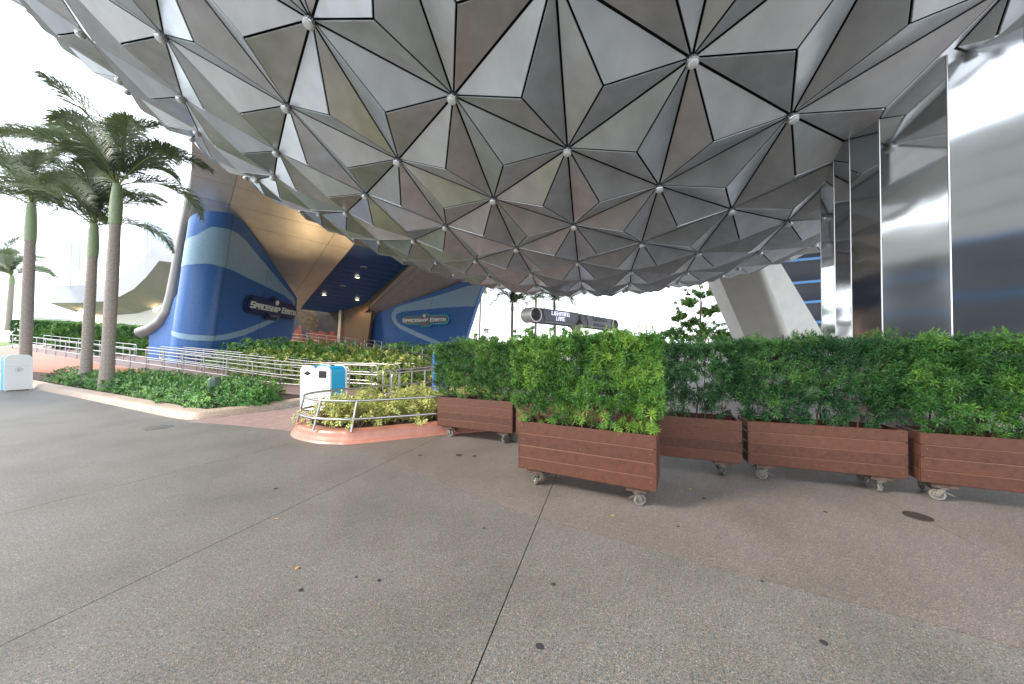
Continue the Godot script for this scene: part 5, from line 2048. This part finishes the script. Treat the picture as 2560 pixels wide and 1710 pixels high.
func furniture() -> void:
	# two bins by the path
	var yaw := atan2(-0.25, 0.97)
	var ax := Vector3(cos(-yaw), 0, sin(-yaw))
	var o := Vector3(-5.47, 0.008, -8.74)
	var x := Vector3(0.968, 0, 0.25)
	var bk := Vector3(0.25, 0, -0.968)
	bin(o + x * 0.23 + bk * 0.3, atan2(-x.z, x.x), 0.45, 1.16, 0.6, 0, "white and blue bin with a keyhole shaped slot behind the bent rail")
	bin(o + x * 0.70 + bk * 0.3, atan2(-x.z, x.x), 0.45, 1.15, 0.6, 1, "white and blue bin with a square opening behind the bent rail")
	var lb := Vector3(-18.95, 0.0, -12.95)
	bin(lb, 1.12, 0.62, 1.36, 0.62, 2, "white bin with a round flower emblem at the end of the long kerb")
	# green service post in the bed
	var gp := thing("service_post", "dull green plastic service post among the shrubs", "post", onto(535, 1003, 0.12))
	var gm := MB.new()
	gm.lathe(Transform3D(), [Vector2(0.15, 0.0), Vector2(0.145, 0.42), Vector2(0.152, 0.43), Vector2(0.152, 0.58), Vector2(0.145, 0.62), Vector2(0.1, 0.67), Vector2(0.0, 0.685)], 8, false)
	part(gm, "shell", M.post_green, gp)
	var gr := MB.new()
	gr.box(Transform3D(Basis(), Vector3(0.0, 0.3, 0.142)), Vector3(0.05, 0.5, 0.02), 0.004)
	part(gr, "rib", M.post_green, gp)
	# blue covered box
	var p := at(1099, 920, 11.6)
	var cb := thing("covered_box", "box wrapped in a bright blue fabric cover beside the queue rails", "box", Vector3(p.x, 0.006, p.z), 0.2)
	var cm := MB.new()
	var n := 28
	var rngs := []
	for j in 7:
		var ring := []
		for k in n:
			var a := TAU * k / n
			var sx := signf(cos(a)) * pow(absf(cos(a)), 0.35) * 0.24
			var sz := signf(sin(a)) * pow(absf(sin(a)), 0.35) * 0.24
			var fold := 1.0 + 0.03 * sin(k * 2.1 + j * 0.4) * (1.0 - j / 6.0)
			ring.append(Vector3(sx * fold, 1.42 * j / 6.0, sz * fold))
		rngs.append(ring)
	for j in 6:
		for k in n:
			var k2 := (k + 1) % n
			cm.quad(rngs[j][k], rngs[j][k2], rngs[j + 1][k2], rngs[j + 1][k])
	for k in range(1, n - 1):
		cm.tri(rngs[6][0], rngs[6][k], rngs[6][k + 1])
	part(cm, "fabric_cover", M.cover_blue, cb)
	overhead_sign()
	# manhole
	var mh := thing("manhole_cover", "round dark iron cover set in the brown paving joint", "manhole cover", Vector3(3.93, 0.0, -3.3))
	var mm := MB.new()
	mm.lathe(Transform3D(), [Vector2(0.0, 0.005), Vector2(0.083, 0.005), Vector2(0.085, 0.0), Vector2(0.088, 0.0), Vector2(0.09, 0.006), Vector2(0.1, 0.006), Vector2(0.103, -0.01)], 32)
	part(mm, "lid", M.iron_dark, mh)
	var kh := MB.new()
	for a in 12:
		kh.box(Transform3D(Basis(Vector3.UP, a * TAU / 12), Vector3(cos(a * TAU / 12) * 0.055, 0.0065, -sin(a * TAU / 12) * 0.055)), Vector3(0.035, 0.003, 0.008))
	part(kh, "grip_rib", M.iron_dark, mh)

func overhead_sign() -> void:
	var root := thing("overhead_sign", "grey overhead sign of two lettered boxes with round drum lamps on one post", "sign")
	var panel := func(tl: Vector3, tr: Vector3, hh: float, lines: Array, mt: Material, h: float, lamp_left: bool, nm: String) -> void:
		var x := (tr - tl).normalized()
		var z := x.cross(Vector3.UP).normalized()
		var y := z.cross(x).normalized()
		var len := tl.distance_to(tr)
		var t := Transform3D(Basis(x, y, z), (tl + tr) / 2 - y * hh / 2)
		var b := MB.new()
		var a := len / 2
		var prof := [Vector3(-a, hh / 2, 0), Vector3(a, hh / 2, 0), Vector3(a - 0.02, 0.0, 0), Vector3(a - 0.25, -hh / 2, 0), Vector3(-a + 0.25, -hh / 2, 0), Vector3(-a + 0.02, 0.0, 0)]
		b.poly(prof.map(func(q): return t * (q + Vector3(0, 0, 0.22))), z * -0.5)
		var bx := part(b, nm, M.dark_panel, root)
		var fr := MB.new()
		fr.poly([t * Vector3(-a * 0.72, hh * 0.42, 0.225), t * Vector3(a * 0.95, hh * 0.42, 0.225), t * Vector3(a * 0.8, -hh * 0.3, 0.225), t * Vector3(-a * 0.58, -hh * 0.3, 0.225)], z * 0.02)
		part(fr, "face_panel", M.sign_face, bx)
		for i in lines.size():
			letters([[lines[i], 1.0 if i == 0 or not lamp_left == false else 0.72]], h, h * 0.7, h * 0.14, 0.03, bx, t * Transform3D(Basis(), Vector3(a * 0.1, hh * 0.12 - i * h * 1.45, 0.26)), mt)
		var tr_ := MB.new()
		tr_.box(t * Transform3D(Basis(), Vector3(0, -hh * 0.42, 0.235)), Vector3(len * 0.62, hh * 0.12, 0.03), 0.005)
		part(tr_, "lower_trim", M.sign_grey, bx)
		var cy := MB.new()
		var c := Vector3((-a - 0.02) if lamp_left else (a + 0.02), 0.0, -0.12)
		cy.lathe(t * Transform3D(Basis(Vector3.RIGHT, PI / 2), c), [Vector2(hh * 0.43, 0.36), Vector2(hh * 0.43, 0.42), Vector2(hh * 0.5, 0.42), Vector2(hh * 0.52, 0.38), Vector2(hh * 0.52, -0.2), Vector2(hh * 0.48, -0.25), Vector2(0.0, -0.25)], 24)
		part(cy, "drum_lamp", M.grey_metal, bx)
		var gr := MB.new()
		for k in 4:
			gr.lathe(t * Transform3D(Basis(Vector3.RIGHT, PI / 2), c), [Vector2(hh * 0.1 * k + 0.01, 0.37), Vector2(hh * 0.1 * k + 0.035, 0.38), Vector2(hh * 0.1 * k + 0.055, 0.35)], 20)
		part(gr, "grille", M.dark_panel, bx)
	panel.call(at(1330, 769, 14.0), at(1438, 783, 15.6), 0.62, ["LIGHTNING", "LANE"], M.lit_letter, 0.15, true, "lane_box")
	panel.call(at(1442, 785, 16.2), at(1526, 799, 18.2), 0.6, ["STAND-BY", "ENTRANCE"], M.sign_grey, 0.17, false, "standby_box")
	var po := MB.new()
	var b := at(1440, 815, 15.9)
	po.lathe(Transform3D(Basis(), Vector3(b.x, 0, b.z)), [Vector2(0.3, 0.0), Vector2(0.3, 0.05), Vector2(0.13, 0.1), Vector2(0.13, b.y - 0.5), Vector2(0.2, b.y - 0.2), Vector2(0.34, b.y)], 18)
	part(po, "post", M.grey_metal, root)
	var ar := MB.new()
	ar.tube([Vector3(b.x, b.y - 0.1, b.z), at(1390, 795, 14.9), at(1345, 790, 14.3)], 0.12, 10)
	ar.tube([Vector3(b.x, b.y - 0.1, b.z), at(1470, 802, 16.9), at(1515, 812, 18.0)], 0.12, 10)
	part(ar, "arm", M.grey_metal, root)

func litter() -> void:
	# damp silt where the kerb drains
	var dampm := MB.new()
	var dpts := []
	for q in [[352, 1072], [378, 1066], [408, 1063], [430, 1061], [436, 1066], [412, 1071], [390, 1073], [366, 1077]]:
		dpts.append(onto(q[0], q[1], 0.004))
	dampm.poly(dpts, Vector3(0, -0.003, 0))
	part(dampm, "damp_patch", M.damp_patch, get_node("plaza_pavement"))
	var lf := MB.new()
	leaf_into(lf, Vector3.ZERO, Vector3(1, 0.05, 0), Vector3.UP, 0.05, 0.022, 0.1)
	var lm := lf.mesh()
	var k := 0
	for s in [[684, 1297, 0], [736, 1425, 0], [1538, 1291, 1], [2037, 1128, 1], [1720, 1221, 1]]:
		var p := onto(s[0], s[1], 0.006)
		var o := part(lm, "fallen_leaf", M.dry_leaf if s[2] == 0 else M.fresh_leaf, self)
		o.position = p
		o.rotation.y = k * 1.3
		tag(o, "dry tan leaf lying on the grey paving" if s[2] == 0 else "small yellow leaf lying on the brown paving", "leaf", "dry leaves on the grey paving" if s[2] == 0 else "yellow leaves on the brown paving")
		k += 1
	# trodden gum spots: flat dark blots on the paving
	var pv := get_node("plaza_pavement")
	for s in [[1350, 1615, 0.022], [1384, 1460, 0.016], [948, 1450, 0.016], [752, 1475, 0.018], [2060, 1605, 0.02], [690, 1221, 0.02], [1760, 1245, 0.02], [2064, 1279, 0.02], [1696, 1316, 0.014], [890, 1442, 0.01], [1210, 1320, 0.012], [1905, 1452, 0.012], [1148, 1137, 0.05], [1186, 1140, 0.04], [1050, 1138, 0.03]]:
		var p := onto(s[0], s[1], 0.003)
		var mb := MB.new()
		var pts := []
		for i in 10:
			var a := TAU * i / 10
			var r: float = s[2] * rf(0.7, 1.2)
			pts.append(p + Vector3(cos(a) * r, 0, sin(a) * r))
		mb.poly(pts, Vector3(0, -0.002, 0))
		part(mb, "gum_spot", M.gum_spot, pv)
